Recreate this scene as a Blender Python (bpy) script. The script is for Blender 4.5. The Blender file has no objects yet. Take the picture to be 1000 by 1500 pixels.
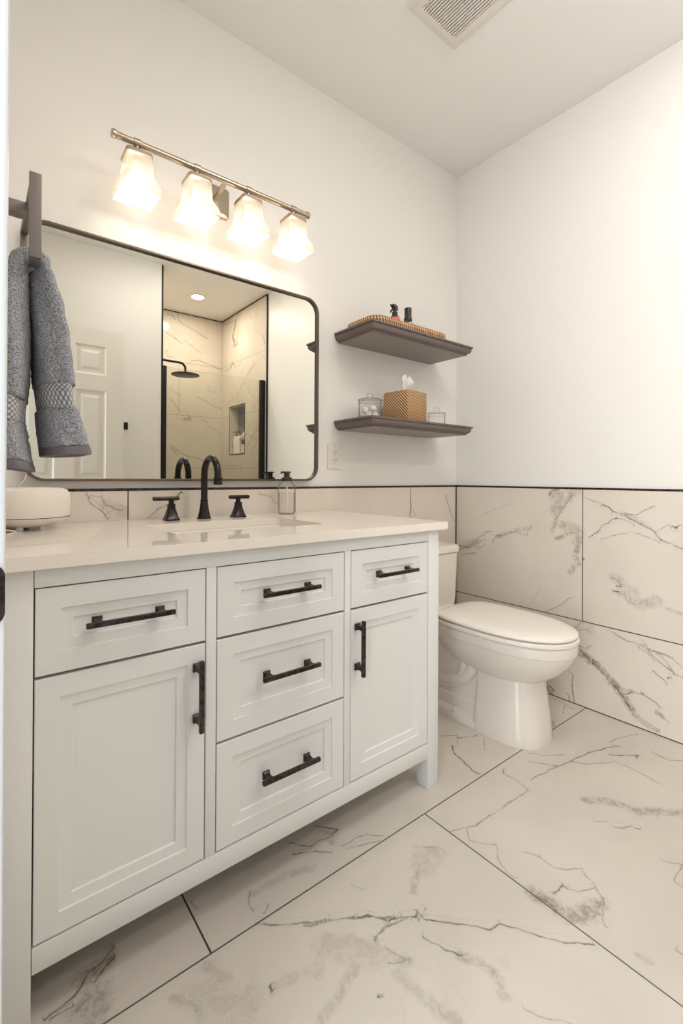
import bpy, bmesh, math, random
import numpy as np
from mathutils import Vector, Matrix
random.seed(7)
C = bpy.context.scene.collection
PI = math.pi

# ------------------------------------------------------------------ camera
EYE = 1.022
cam_d = bpy.data.cameras.new('camera'); cam = bpy.data.objects.new('camera', cam_d); C.objects.link(cam)
bpy.context.scene.camera = cam
YAW, PITCH, ROLL = math.radians(38.297), math.radians(0.231), math.radians(0.275)
fw = Vector((math.sin(YAW)*math.cos(PITCH), math.cos(YAW)*math.cos(PITCH), math.sin(PITCH)))
rt0 = Vector((math.cos(YAW), -math.sin(YAW), 0)); up0 = rt0.cross(fw)
rt = rt0*math.cos(ROLL) + up0*math.sin(ROLL); up = -rt0*math.sin(ROLL) + up0*math.cos(ROLL)
M = Matrix((rt, up, -fw)).transposed().to_4x4(); M.translation = (0, 0, EYE)
cam.matrix_world = M
cam_d.sensor_fit = 'VERTICAL'; cam_d.sensor_height = 36; cam_d.lens = 683.6*36/1500
cam_d.shift_y = -(750-697.3)/1500; cam_d.shift_x = 0.0
cam_d.clip_start = 0.01

# ------------------------------------------------------------------ light and exposure
w = bpy.data.worlds.new('world'); bpy.context.scene.world = w; w.use_nodes = True
w.node_tree.nodes['Background'].inputs[0].default_value = (0.80, 0.90, 1.0, 1)
w.node_tree.nodes['Background'].inputs[1].default_value = 0.75
vs = bpy.context.scene.view_settings
vs.view_transform = 'Standard'; vs.look = 'None'; vs.gamma = 1; vs.use_curve_mapping = False
vs.exposure = 0.42
def area(name, loc, aim, sx, sy, power, col):
    l = bpy.data.lights.new(name, 'AREA'); l.shape = 'RECTANGLE'; l.size = sx; l.size_y = sy
    l.energy = power; l.color = col
    o = bpy.data.objects.new(name, l); C.objects.link(o); o.location = loc
    o.rotation_euler = (Vector(aim)-Vector(loc)).to_track_quat('-Z', 'Y').to_euler()
    return o
def soft_point(name, loc, r, power, col):
    l = bpy.data.lights.new(name, 'POINT'); l.shadow_soft_size = r; l.energy = power; l.color = col
    o = bpy.data.objects.new(name, l); C.objects.link(o); o.location = loc
area('hallway_daylight', (-1.35, -0.08, 1.35), (1.0, 0.75, 0.9), 1.2, 2.1, 52, (0.95, 0.975, 1.0))
area('added_ceiling_fill', (0.80, 0.25, 2.72), (0.80, 0.25, 0), 0.5, 0.5, 3.0, (1.0, 0.965, 0.93))  # added fill just under the ceiling, out of view, without a fixture
area('added_ceiling_fill', (1.45, 0.05, 2.72), (1.45, 0.05, 0), 0.7, 0.7, 4.0, (1.0, 0.975, 0.955))  # second added fill, larger, evens out the room; no downlight here
soft_point('added_point_fill', (1.15, 0.30, 2.62), 0.08, 5.5, (1.0, 0.965, 0.93))  # added unseen point fill to lift the ceiling and walls, no globe fixture
BULB = 17.0

# ------------------------------------------------------------------ materials
def lin(r, g, b):
    f = lambda c: (c/255/12.92) if c/255 <= .04045 else ((c/255+.055)/1.055)**2.4
    return (f(r), f(g), f(b), 1)
def mat(name, col, rough=.5, metal=0, **k):
    m = bpy.data.materials.new(name); m.use_nodes = True
    b = m.node_tree.nodes['Principled BSDF']
    b.inputs['Base Color'].default_value = col; b.inputs['Roughness'].default_value = rough
    b.inputs['Metallic'].default_value = metal
    for kk, v in k.items(): b.inputs[kk.replace('_', ' ')].default_value = v
    return m
class NT:
    def __init__(s, m): s.t = m.node_tree; s.b = s.t.nodes.get('Principled BSDF')
    def n(s, typ, **k):
        o = s.t.nodes.new(typ)
        for a, v in k.items():
            if a.startswith('i_'): o.inputs[a[2:].replace('_', ' ')].default_value = v
            else: setattr(o, a, v)
        return o
    def l(s, a, b): s.t.links.new(a, b)
    def math(s, op, a, b=None, clamp=False):
        o = s.t.nodes.new('ShaderNodeMath'); o.operation = op; o.use_clamp = clamp
        for i, v in enumerate((a, b)):
            if v is None: continue
            if isinstance(v, (int, float)): o.inputs[i].default_value = v
            else: s.l(v, o.inputs[i])
        return o.outputs[0]
    def ramp(s, v, a, b, lo=0., hi=1.):
        o = s.t.nodes.new('ShaderNodeMapRange'); o.interpolation_type = 'SMOOTHSTEP'
        s.l(v, o.inputs[0]); o.inputs[1].default_value = a; o.inputs[2].default_value = b
        o.inputs[3].default_value = lo; o.inputs[4].default_value = hi
        return o.outputs[0]
    def noise(s, scale, detail=4, rough=.55, co=None, dist=0):
        o = s.t.nodes.new('ShaderNodeTexNoise'); o.inputs['Scale'].default_value = scale
        o.inputs['Detail'].default_value = detail; o.inputs['Roughness'].default_value = rough
        o.inputs['Distortion'].default_value = dist
        if co is not None: s.l(co, o.inputs['Vector'])
        return o.outputs['Fac']
    def mix(s, f, a, b):
        o = s.t.nodes.new('ShaderNodeMix'); o.data_type = 'RGBA'
        if isinstance(f, (int, float)): o.inputs[0].default_value = f
        else: s.l(f, o.inputs[0])
        for i, v in ((6, a), (7, b)):
            if isinstance(v, tuple): o.inputs[i].default_value = v
            else: s.l(v, o.inputs[i])
        return o.outputs[2]
    def bump(s, h, strength=.3, dist=.001):
        o = s.t.nodes.new('ShaderNodeBump'); o.inputs['Strength'].default_value = strength
        o.inputs['Distance'].default_value = dist; s.l(h, o.inputs['Height']); s.l(o.outputs[0], s.b.inputs['Normal'])
    def geo(s): return s.t.nodes.new('ShaderNodeNewGeometry').outputs['Position']
    def obj(s): return s.t.nodes.new('ShaderNodeTexCoord').outputs['Object']

def paint_mat(name, col, rough=.45, bump=.08):
    m = mat(name, col, rough); q = NT(m); q.bump(q.noise(180, 3, .6, q.obj()), bump, .0006); return m
M_wall = paint_mat('wall_paint', lin(239, 236, 231), .42)
M_ceil = paint_mat('ceiling_paint', lin(248, 246, 242), .6)
M_cab = paint_mat('cabinet_paint', lin(232, 232, 229), .38, .03)
M_trim = paint_mat('trim_paint', lin(232, 234, 236), .35, .02)
M_door = paint_mat('door_paint', lin(236, 230, 221), .4, .02)
M_quartz = mat('quartz_counter', lin(240, 232, 222), .045)
q = NT(M_quartz); f = q.ramp(q.noise(260, 2, .5, q.obj()), .62, .72)
q.l(q.mix(f, lin(242, 234, 224), lin(238, 229, 219)), q.b.inputs['Base Color'])
M_porc = mat('white_porcelain', lin(236, 228, 218), .10, Coat_Weight=.3)
M_seat = mat('toilet_seat_plastic', lin(240, 233, 224), .2)
M_faucet = mat('oil_rubbed_bronze', lin(50, 45, 44), .24, .75)
M_bronze = mat('dark_bronze', lin(64, 56, 54), .32, .85)
q = NT(M_bronze); q.l(q.mix(q.ramp(q.noise(90, 4, .6, q.obj()), .35, .7), lin(52, 45, 44), lin(84, 74, 72)), q.b.inputs['Base Color'])
M_black = mat('black_metal', lin(44, 41, 41), .38, .6)
M_gap = mat('dark_gap', lin(34, 31, 30), .8)
M_frame = mat('mirror_frame_metal', lin(112, 98, 90), .28, .9)
M_ring = mat('satin_taupe_metal', lin(138, 128, 122), .38, .5)
M_shelf = mat('dark_espresso_wood', lin(92, 82, 80), .38)
q = NT(M_shelf); mp = q.n('ShaderNodeMapping'); mp.inputs['Scale'].default_value = (3, 60, 60); q.l(q.obj(), mp.inputs[0])
q.l(q.mix(q.noise(3, 4, .6, mp.outputs[0]), lin(88, 77, 74), lin(124, 110, 105)), q.b.inputs['Base Color'])
M_under = mat('shelf_underside_laminate', lin(150, 141, 132), .45)
M_nickel = mat('brushed_nickel', lin(190, 176, 158), .28, 1)
M_mirror = mat('mirror_glass', (.69, .675, .61, 1), 0.0, 1)
M_white = mat('white_plastic', lin(236, 230, 222), .35)
M_dark = mat('black_plastic', lin(48, 44, 44), .35)
def thin_glass(name, face, edge, gloss=.10):
    m = bpy.data.materials.new(name); m.use_nodes = True; q = NT(m); q.t.nodes.remove(q.b)
    lw = q.n('ShaderNodeLayerWeight', i_Blend=.12); tp = q.n('ShaderNodeBsdfTransparent'); gl = q.n('ShaderNodeBsdfGlossy'); gl.inputs['Roughness'].default_value = .01
    q.l(q.mix(q.math('POWER', lw.outputs['Facing'], 1.6), face, edge), tp.inputs[0])
    o = q.n('ShaderNodeMixShader'); q.l(q.math('MAXIMUM', q.math('MULTIPLY', lw.outputs['Fresnel'], .8), gloss*.3), o.inputs[0])
    q.l(tp.outputs[0], o.inputs[1]); q.l(gl.outputs[0], o.inputs[2]); q.l(o.outputs[0], q.t.nodes['Material Output'].inputs[0]); return m
M_glassy = thin_glass('clear_glass', (.985, .985, .98, 1), (.70, .69, .67, 1))
M_soap = thin_glass('clear_soap', (.975, .965, .955, 1), (.86, .84, .83, 1))
M_cotton = mat('cotton', lin(240, 235, 228), .95)
q = NT(M_cotton); q.bump(q.noise(240, 4, .7, q.obj()), .8, .003)
M_tissue = mat('tissue_paper', lin(244, 240, 234), .9, 0)
M_screen = thin_glass('shower_glass', (.965, .975, .95, 1), (.90, .92, .87, 1))
M_grout = mat('dark_grout', lin(74, 62, 52), .9)
M_leaf = mat('green_leaf', lin(60, 96, 52), .5)
M_petal = mat('cream_petals', lin(226, 210, 186), .8)
M_red = mat('coral_label', lin(226, 122, 108), .5)
M_amber = mat('smoky_plastic', lin(84, 64, 58), .2, 0, Transmission_Weight=.3)

# polished marble-look porcelain: base, cloudy tone, fine procedural veins, plus the veins stored per tile
def marble(name, base=(226, 218, 207), attr=True, dens=.5, rough=.14, generic=.55):
    m = mat(name, lin(*base), rough); q = NT(m); pos = q.geo()
    br, bg, bb = base
    cloud = q.ramp(q.noise(2.2, 5, .55, pos), .3, .7)
    col = q.mix(cloud, lin(br+3, bg+3, bb+3), lin(br-7, bg-7, bb-7))
    warp = q.n('ShaderNodeTexNoise', i_Scale=3.0, i_Detail=5.0); q.l(pos, warp.inputs['Vector'])
    va = q.n('ShaderNodeVectorMath', operation='MULTIPLY_ADD'); q.l(warp.outputs['Color'], va.inputs[0])
    va.inputs[1].default_value = (.5, .5, .5); q.l(pos, va.inputs[2])
    n1 = q.noise(1.7, 7, .62, va.outputs[0])
    line = q.ramp(q.math('ABSOLUTE', q.math('SUBTRACT', n1, .5)), .0, .010, 1, 0)
    msk = q.ramp(q.noise(1.3, 2, .5, pos), .5, .66)
    line = q.math('MULTIPLY', q.math('MULTIPLY', line, msk), generic)
    col = q.mix(line, col, lin(138, 124, 110))
    if not attr:
        n3 = q.noise(1.15, 6, .6, va.outputs[0])
        l3 = q.ramp(q.math('ABSOLUTE', q.math('SUBTRACT', n3, .47)), .0, .012, 1, 0)
        l3 = q.math('MULTIPLY', l3, q.ramp(q.noise(2.1, 3, .6, pos), .42, .56))
        col = q.mix(q.math('MULTIPLY', l3, .9), col, lin(96, 84, 72))
    if attr:
        at = q.n('ShaderNodeAttribute', attribute_name='vein')
        sp = q.n('ShaderNodeSeparateColor'); q.l(at.outputs['Color'], sp.inputs[0])
        al = at.outputs['Alpha']
        fr = q.math('SUBTRACT', q.noise(140, 5, .7, pos), .5)
        var = q.noise(26, 3, .6, pos)
        d = q.math('ADD', q.math('ABSOLUTE', sp.outputs[0]), q.math('MULTIPLY', fr, .0042))
        hw = q.math('MULTIPLY', q.math('ADD', q.math('MULTIPLY', sp.outputs[2], .0022), .0006), q.math('ADD', .35, q.math('MULTIPLY', var, 1.5)))
        dark = q.math('SUBTRACT', 1, q.math('DIVIDE', q.math('MAXIMUM', d, 0), q.math('ADD', hw, .0006)), True)
        dark = q.math('MULTIPLY', q.ramp(dark, .0, .75), q.math('MULTIPLY', sp.outputs[2], q.ramp(var, .25, .62, .45, 1.1)), True)
        halo = q.math('MULTIPLY', q.ramp(q.math('ABSOLUTE', sp.outputs[0]), 0, .011, .30, 0), sp.outputs[2])
        fr2 = q.math('SUBTRACT', q.noise(30, 8, .75, pos, 1.6), .5)
        soft = q.ramp(q.math('ADD', sp.outputs[1], q.math('MULTIPLY', fr2, 1.25)), .18, .85)
        soft = q.math('MULTIPLY', q.math('MULTIPLY', soft, q.ramp(sp.outputs[1], .0, .10)), q.math('MULTIPLY', al, q.ramp(q.noise(38, 6, .75, pos, 1.0), .38, .62, .25, 1.15)), True)
        col = q.mix(q.math('MULTIPLY', halo, .55), col, lin(160, 148, 134))
        col = q.mix(q.math('MULTIPLY', soft, .85), col, lin(128, 116, 104))
        col = q.mix(q.math('MULTIPLY', dark, .85), col, lin(84, 72, 62))
    q.l(col, q.b.inputs['Base Color'])
    return m
M_floor = marble('floor_marble_tile', (208, 200, 190), rough=.08, generic=.10)
M_wtile = marble('wall_marble_tile', (226, 216, 204), rough=.18, generic=.10)
M_stile = marble('shower_marble_tile', (226, 216, 202), attr=False, rough=.12, generic=.9)

M_svein = marble('shower_wall_marble_tile', (222, 211, 196), rough=.12, generic=.25)

def weave(name, kind):
    m = mat(name, lin(190, 140, 88), .6); q = NT(m)
    uv = q.n('ShaderNodeUVMap'); sp = q.n('ShaderNodeSeparateXYZ'); q.l(uv.outputs[0], sp.inputs[0])
    u, v = sp.outputs[0], sp.outputs[1]
    if kind == 'box':
        a = q.math('ABSOLUTE', q.math('SINE', q.math('MULTIPLY', q.math('ADD', u, v), 214)))
        b = q.math('ABSOLUTE', q.math('SINE', q.math('MULTIPLY', q.math('SUBTRACT', u, v), 428)))
        h = q.math('MULTIPLY', a, q.math('ADD', q.math('MULTIPLY', b, .35), .65))
    else:
        a = q.math('ABSOLUTE', q.math('SINE', q.math('ADD', q.math('MULTIPLY', u, 250), q.math('MULTIPLY', v, 60))))
        h = q.math('MULTIPLY', a, q.math('ADD', .55, q.math('MULTIPLY', q.math('ABSOLUTE', q.math('SINE', q.math('MULTIPLY', v, 180))), .45)))
    col = q.mix(q.ramp(h, .25, .62), lin(84, 52, 30), lin(208, 160, 108))
    col = q.mix(q.ramp(h, .68, .95), col, lin(246, 218, 176))
    col = q.mix(q.math('MULTIPLY', q.noise(70, 3, .6, q.obj()), .35), col, lin(150, 98, 58))
    q.l(col, q.b.inputs['Base Color']); q.bump(h, .8, .003)
    return m
M_wicker = weave('woven_wicker', 'box'); M_wtray = weave('woven_rattan', 'tray')

def terry(name, ca, cb, dot=False):
    m = mat(name, lin(*ca), 1.0, Sheen_Weight=.4); q = NT(m); o = q.obj()
    if dot:
        uv = q.n('ShaderNodeUVMap'); sp = q.n('ShaderNodeSeparateXYZ'); q.l(uv.outputs[0], sp.inputs[0])
        a = q.math('SINE', q.math('MULTIPLY', q.math('ADD', sp.outputs[0], sp.outputs[1]), 520))
        b = q.math('SINE', q.math('MULTIPLY', q.math('SUBTRACT', sp.outputs[0], sp.outputs[1]), 520))
        h = q.math('POWER', q.math('MULTIPLY', q.math('ABSOLUTE', a), q.math('ABSOLUTE', b)), .7)
        q.l(q.mix(h, lin(*ca), lin(*cb)), q.b.inputs['Base Color']); q.bump(h, 1, .002)
    else:
        h = q.noise(520, 4, .75, o)
        q.l(q.mix(q.ramp(h, .36, .64), lin(*ca), lin(*cb)), q.b.inputs['Base Color']); q.bump(h, 1, .004)
    return m
M_terry = terry('grey_terry', (110, 114, 126), (238, 240, 248))
M_band = terry('woven_towel_band', (116, 118, 124), (226, 226, 228), True)
M_hem = mat('towel_hem', lin(122, 117, 122), .9); q = NT(M_hem); q.bump(q.noise(900, 2, .5, q.obj()), .5, .001)

# frosted shade: thin glass that scatters and passes light
M_frost = bpy.data.materials.new('frosted_glass'); M_frost.use_nodes = True
q = NT(M_frost); t = q.t; t.nodes.remove(q.b); out = t.nodes['Material Output']
tr = q.n('ShaderNodeBsdfTranslucent'); tr.inputs[0].default_value = (.20, .18, .155, 1)
tp = q.n('ShaderNodeBsdfTransparent'); gl = q.n('ShaderNodeBsdfGlossy'); gl.inputs['Roughness'].default_value = .15
df = q.n('ShaderNodeBsdfDiffuse'); df.inputs[0].default_value = (.88, .84, .78, 1)
def mx(f, a, b):
    o = q.n('ShaderNodeMixShader'); o.inputs[0].default_value = f; q.l(a, o.inputs[1]); q.l(b, o.inputs[2]); return o.outputs[0]
q.l(mx(.08, mx(.20, mx(.45, tr.outputs[0], df.outputs[0]), tp.outputs[0]), gl.outputs[0]), out.inputs[0])
def emit(name, col, s):
    m = mat(name, (1, 1, 1, 1), .5); b = m.node_tree.nodes['Principled BSDF']
    b.inputs['Emission Color'].default_value = col; b.inputs['Emission Strength'].default_value = s; return m
M_bulb = emit('glowing_bulb', (1.0, .88, .72, 1), BULB)
M_down = emit('glowing_lens', (1.0, .90, .76, 1), 9.0)

# ------------------------------------------------------------------ helpers
def finish(name, bm, mats, parent=None, angle=35, smooth=True, kind=None):
    me = bpy.data.meshes.new(name)
    bmesh.ops.recalc_face_normals(bm, faces=bm.faces)
    if smooth:
        for f in bm.faces: f.smooth = True
    bm.to_mesh(me); bm.free()
    for m in (mats if isinstance(mats, (list, tuple)) else [mats]): me.materials.append(m)
    if smooth: me.set_sharp_from_angle(angle=math.radians(angle))
    o = bpy.data.objects.new(name, me); C.objects.link(o)
    if parent is not None: o.parent = parent
    if kind: o['kind'] = kind
    return o
def thing(name, label, cat, loc=(0, 0, 0), rz=0, group=None):
    o = bpy.data.objects.new(name, None); C.objects.link(o); o.location = loc; o.rotation_euler.z = rz
    o.empty_display_size = .05
    return tag(o, label, cat, group)
def tag(o, label, cat, group=None):
    o['label'] = label; o['category'] = cat
    if group: o['group'] = group
    return o
def box(bm, a, b, bev=0, seg=2, mi=0):
    r = bmesh.ops.create_cube(bm, size=1)
    vs = r['verts']
    for v in vs:
        v.co = Vector(((a[i]+b[i])/2 + v.co[i]*abs(b[i]-a[i]) for i in range(3)))
    fs = list({f for v in vs for f in v.link_faces})
    for f in fs: f.material_index = mi
    if bev:
        es = list({e for v in vs for e in v.link_edges})
        bmesh.ops.bevel(bm, geom=es, offset=bev, segments=seg, affect='EDGES', profile=.5)
    return vs
def loft(bm, rings, cap0=True, cap1=True, closed=True, mi=0, uvs=None):
    R = [[bm.verts.new(p) for p in r] for r in rings]
    n = len(R[0]); faces = []
    for i in range(len(R)-1):
        for j in range(n if closed else n-1):
            k = (j+1) % n
            f = bm.faces.new((R[i][j], R[i][k], R[i+1][k], R[i+1][j])); f.material_index = mi
            if uvs:
                L = bm.loops.layers.uv.verify(); jj = j+1
                for lp, (a, b) in zip(f.loops, ((i, j), (i, jj), (i+1, jj), (i+1, j))): lp[L].uv = uvs(a, b)
    if closed:
        for c, r in ((cap0, R[0]), (cap1, R[-1])):
            if c:
                f = bm.faces.new(r); f.material_index = mi
    return R
def circ(c, r, n=32, ax='z', ph=0):
    o = []
    for i in range(n):
        a = 2*PI*i/n+ph; x, y = r*math.cos(a), r*math.sin(a)
        o.append((c[0]+x, c[1]+y, c[2]) if ax == 'z' else ((c[0], c[1]+x, c[2]+y) if ax == 'x' else (c[0]+x, c[1], c[2]+y)))
    return o
def lathe(bm, c, prof, n=32, cap0=True, cap1=True, mi=0, ax='z'):
    def cc(h): return (c[0], c[1], c[2]+h) if ax == 'z' else ((c[0]+h, c[1], c[2]) if ax == 'x' else (c[0], c[1]+h, c[2]))
    loft(bm, [circ(cc(h), max(r, 1e-4), n, ax) for r, h in prof], cap0, cap1, mi=mi)
def rrect(cx, cy, hx, hy, r, n=6, z=0):
    pts = []
    for sx, sy, a0 in ((1, 1, 0), (-1, 1, 90), (-1, -1, 180), (1, -1, 270)):
        for i in range(n+1):
            a = math.radians(a0+90*i/n)
            pts.append((cx+sx*(hx-r)+r*math.cos(a), cy+sy*(hy-r)+r*math.sin(a), z))
    return pts
def tube(bm, path, r, n=16, cap=True, mi=0):
    P = [Vector(p) for p in path]; rs = r if isinstance(r, (list, tuple)) else [r]*len(P)
    t0 = (P[1]-P[0]).normalized(); nrm = t0.orthogonal().normalized(); rings = []
    for i, p in enumerate(P):
        t = ((P[min(i+1, len(P)-1)]-P[max(i-1, 0)])).normalized()
        nrm = (nrm-t*nrm.dot(t)).normalized(); b = t.cross(nrm)
        rings.append([tuple(p+(nrm*math.cos(2*PI*k/n)+b*math.sin(2*PI*k/n))*rs[i]) for k in range(n)])
    loft(bm, rings, cap, cap, mi=mi)
def prism(bm, pts, a, b, ax='y', mi=0, bev=0):
    """extrude a 2-D outline: ax='y' -> pts are (x,z); ax='x' -> (y,z); ax='z' -> (x,y)"""
    f = {'y': lambda p, t: (p[0], t, p[1]), 'x': lambda p, t: (t, p[0], p[1]), 'z': lambda p, t: (p[0], p[1], t)}[ax]
    R = loft(bm, [[f(p, a) for p in pts], [f(p, b) for p in pts]], mi=mi)
    return R
def simple(name, a, b, m, parent=None, bev=0, kind=None):
    bm = bmesh.new(); box(bm, a, b, bev); return finish(name, bm, m, parent, kind=kind)
def catmull(pts, n=10):
    P = [Vector(p) for p in pts]; P = [P[0]*2-P[1]]+P+[P[-1]*2-P[-2]]; o = []
    for i in range(1, len(P)-2):
        for k in range(n):
            t = k/n; a, b, c, d = P[i-1:i+3]
            o.append(.5*((2*b)+(c-a)*t+(2*a-5*b+4*c-d)*t*t+(3*b-a-3*c+d)*t**3))
    o.append(P[-2]); return [tuple(v) for v in o]

# ------------------------------------------------------------------ veins of the marble tiles (in metres on each surface)
FLOOR_VEINS = [(0.007,0.95,[(0.677,0.851),(0.73,0.815),(0.759,0.776),(0.79,0.763),(0.812,0.746),(0.829,0.754),(0.83,0.726),(0.855,0.696)]),
 (0.006,0.75,[(0.855,0.696),(0.896,0.661),(0.927,0.619),(0.958,0.613),(0.988,0.571),(1.006,0.533),(1.045,0.491),(1.076,0.461)]),
 (0.006,0.7,[(0.802,0.753),(0.739,0.767),(0.699,0.763)]),
 (0.005,0.6,[(0.829,0.754),(0.812,0.735),(0.853,0.746)]),
 (0.005,0.7,[(0.791,0.706),(0.8,0.679),(0.806,0.656),(0.823,0.624)]),
 (0.012,-0.5,[(0.823,0.624),(0.843,0.595),(0.851,0.568),(0.847,0.549),(0.828,0.525)]),
 (0.014,-0.35,[(0.692,0.687),(0.695,0.652),(0.708,0.618),(0.712,0.579),(0.721,0.554)]),
 (0.03,-0.35,[(0.957,0.856),(0.995,0.84),(0.935,0.83)]),
 (0.01,-0.5,[(0.932,0.833),(0.894,0.822),(0.861,0.792)]),
 (0.004,0.55,[(1.195,0.692),(1.208,0.659),(1.205,0.62),(1.221,0.601),(1.256,0.573),(1.236,0.53),(1.203,0.496),(1.142,0.467)]),
 (0.022,-0.7,[(1.086,0.61),(1.097,0.573),(1.097,0.539),(1.12,0.51),(1.183,0.499)]),
 (0.005,0.8,[(1.129,0.577),(1.158,0.578),(1.175,0.578)]),
 (0.004,0.5,[(1.165,0.573),(1.182,0.547),(1.226,0.526),(1.209,0.502)]),
 (0.005,0.65,[(1.086,0.61),(1.095,0.58),(1.09,0.544)]),
 (0.004,0.6,[(1.092,0.866),(1.142,0.844),(1.191,0.831),(1.232,0.835),(1.29,0.826),(1.35,0.828),(1.422,0.823)]),
 (0.005,0.45,[(1.142,0.844),(1.103,0.809),(1.15,0.757),(1.111,0.721),(1.094,0.68),(1.093,0.661)]),
 (0.018,-0.65,[(1.539,0.681),(1.582,0.648),(1.6,0.605),(1.608,0.56),(1.667,0.524),(1.708,0.473),(1.781,0.407)]),
 (0.005,0.8,[(1.482,0.579),(1.529,0.55),(1.537,0.531)]),
 (0.004,0.5,[(1.463,0.628),(1.488,0.6)]),
 (0.004,0.5,[(1.458,0.45),(1.488,0.412),(1.405,0.411),(1.402,0.388)]),
 (0.01,-0.4,[(1.126,0.392),(1.134,0.375)]),
 (0.006,0.5,[(1.207,0.347),(1.207,0.328)]),
 (0.004,0.4,[(0.838,0.494),(0.858,0.454),(0.897,0.408)]),
 (0.004,0.4,[(0.968,0.891),(1.017,0.853)]),
 (0.004,0.35,[(0.754,0.906),(0.768,0.871)]),
 (0.005,0.7,[(1.494,0.844),(1.542,0.84),(1.623,0.829),(1.7,0.814)]),
 (0.007,0.85,[(1.623,0.829),(1.7,0.814),(1.759,0.806),(1.812,0.795),(1.897,0.769),(1.937,0.758),(1.943,0.743)]),
 (0.005,0.6,[(1.949,0.781),(2.032,0.76),(2.099,0.731)]),
 (0.006,0.65,[(1.584,0.905),(1.609,0.867),(1.651,0.825),(1.7,0.814),(1.728,0.775),(1.763,0.747),(1.827,0.716)]),
 (0.004,0.6,[(1.827,0.716),(1.831,0.676),(1.825,0.62),(1.816,0.559)]),
 (0.005,0.55,[(1.63,0.936),(1.666,0.888),(1.724,0.844)]),
 (0.006,0.85,[(1.858,0.745),(1.897,0.709),(1.94,0.675),(1.913,0.674)]),
 (0.006,0.75,[(2.003,0.656),(1.998,0.63),(1.995,0.598),(2.031,0.563)]),
 (0.006,0.65,[(1.472,0.937),(1.448,0.922),(1.451,0.886)]),
 (0.005,0.5,[(1.451,0.886),(1.442,0.845),(1.438,0.825),(1.379,0.825),(1.334,0.832),(1.286,0.827),(1.231,0.833)]),
 (0.006,0.95,[(1.444,1.141),(1.406,1.1),(1.394,1.052),(1.377,1.002),(1.38,0.974)]),
 (0.006,0.75,[(1.464,1.212),(1.514,1.173),(1.504,1.159),(1.546,1.137),(1.576,1.125)]),
 (0.004,0.6,[(1.577,1.091),(1.52,1.051)]),
 (0.004,0.5,[(1.511,1.164),(1.462,1.127)]),
 (0.005,0.7,[(2.135,1.115),(2.123,1.063),(2.102,1.007),(2.122,0.963)]),
 (0.005,0.6,[(2.091,1.029),(2.025,0.997)]),
 (0.006,0.8,[(1.927,0.995),(1.893,0.972)]),
 (0.008,0.8,[(0.114,1.033),(0.144,1.039),(0.176,1.06),(0.193,1.076),(0.217,1.083),(0.246,1.104)]),
 (0.006,0.8,[(0.2,1.051),(0.223,1.073),(0.245,1.083)]),
 (0.022,-0.7,[(0.185,1.072),(0.208,1.075),(0.23,1.089)]),
 (0.02,-0.7,[(0.164,1.006),(0.184,1.025),(0.206,1.027),(0.199,0.987),(0.177,0.983)]),
 (0.006,0.6,[(0.123,1.026),(0.157,1.029)]),
 (0.03,-0.28,[(0.342,0.902),(0.373,0.896),(0.402,0.846),(0.431,0.833),(0.402,0.811)]),
 (0.012,-0.4,[(0.317,0.922),(0.338,0.891),(0.348,0.853)]),
 (0.015,-0.35,[(0.392,0.941),(0.399,0.895),(0.415,0.892)]),
 (0.014,-0.32,[(0.565,0.785),(0.601,0.821),(0.621,0.834),(0.657,0.806),(0.677,0.773),(0.693,0.738),(0.729,0.688)]),
 (0.03,-0.25,[(0.61,0.819),(0.65,0.783),(0.673,0.742)]),
 (0.012,-0.38,[(0.635,0.751),(0.585,0.73),(0.517,0.712)]),
 (0.012,-0.25,[(0.478,0.819),(0.529,0.808),(0.563,0.797)]),
 (0.005,0.55,[(0.704,0.763),(0.738,0.772),(0.763,0.771)]),
 (0.004,0.4,[(0.706,0.739),(0.721,0.716),(0.729,0.688),(0.695,0.715)]),
 (0.009,0.75,[(0.516,0.96),(0.575,0.912),(0.622,0.882),(0.657,0.866),(0.702,0.831),(0.747,0.796),(0.779,0.775)]),
 (0.005,0.6,[(0.601,0.885),(0.654,0.862),(0.706,0.835)]),
 (0.006,0.75,[(0.702,1.117),(0.739,1.07),(0.792,1.065),(0.839,1.068),(0.794,1.128)]),
 (0.006,0.75,[(0.688,1.074),(0.74,1.051),(0.771,1.018)]),
 (0.014,-0.5,[(0.801,1.098),(0.825,1.06),(0.797,1.043)]),
 (0.006,0.6,[(0.811,1.014),(0.856,1.016),(0.894,1.005),(0.926,0.971)]),
 (0.005,0.5,[(0.815,1.001),(0.906,0.967)]),
 (0.007,0.5,[(0.544,1.043),(0.524,1.016),(0.525,0.996)]),
 (0.006,0.5,[(0.543,0.969),(0.563,0.986)]),
 (0.012,-0.35,[(0.541,1.038),(0.599,1.03),(0.656,1.024),(0.709,1.007)]),
 (0.005,0.5,[(0.418,1.106),(0.424,1.081)]),
 (0.003,0.9,[(0.473,0.826),(0.473,0.816)]),
 (0.0035,0.95,[(0.633,0.678),(0.632,0.673)])]
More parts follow.
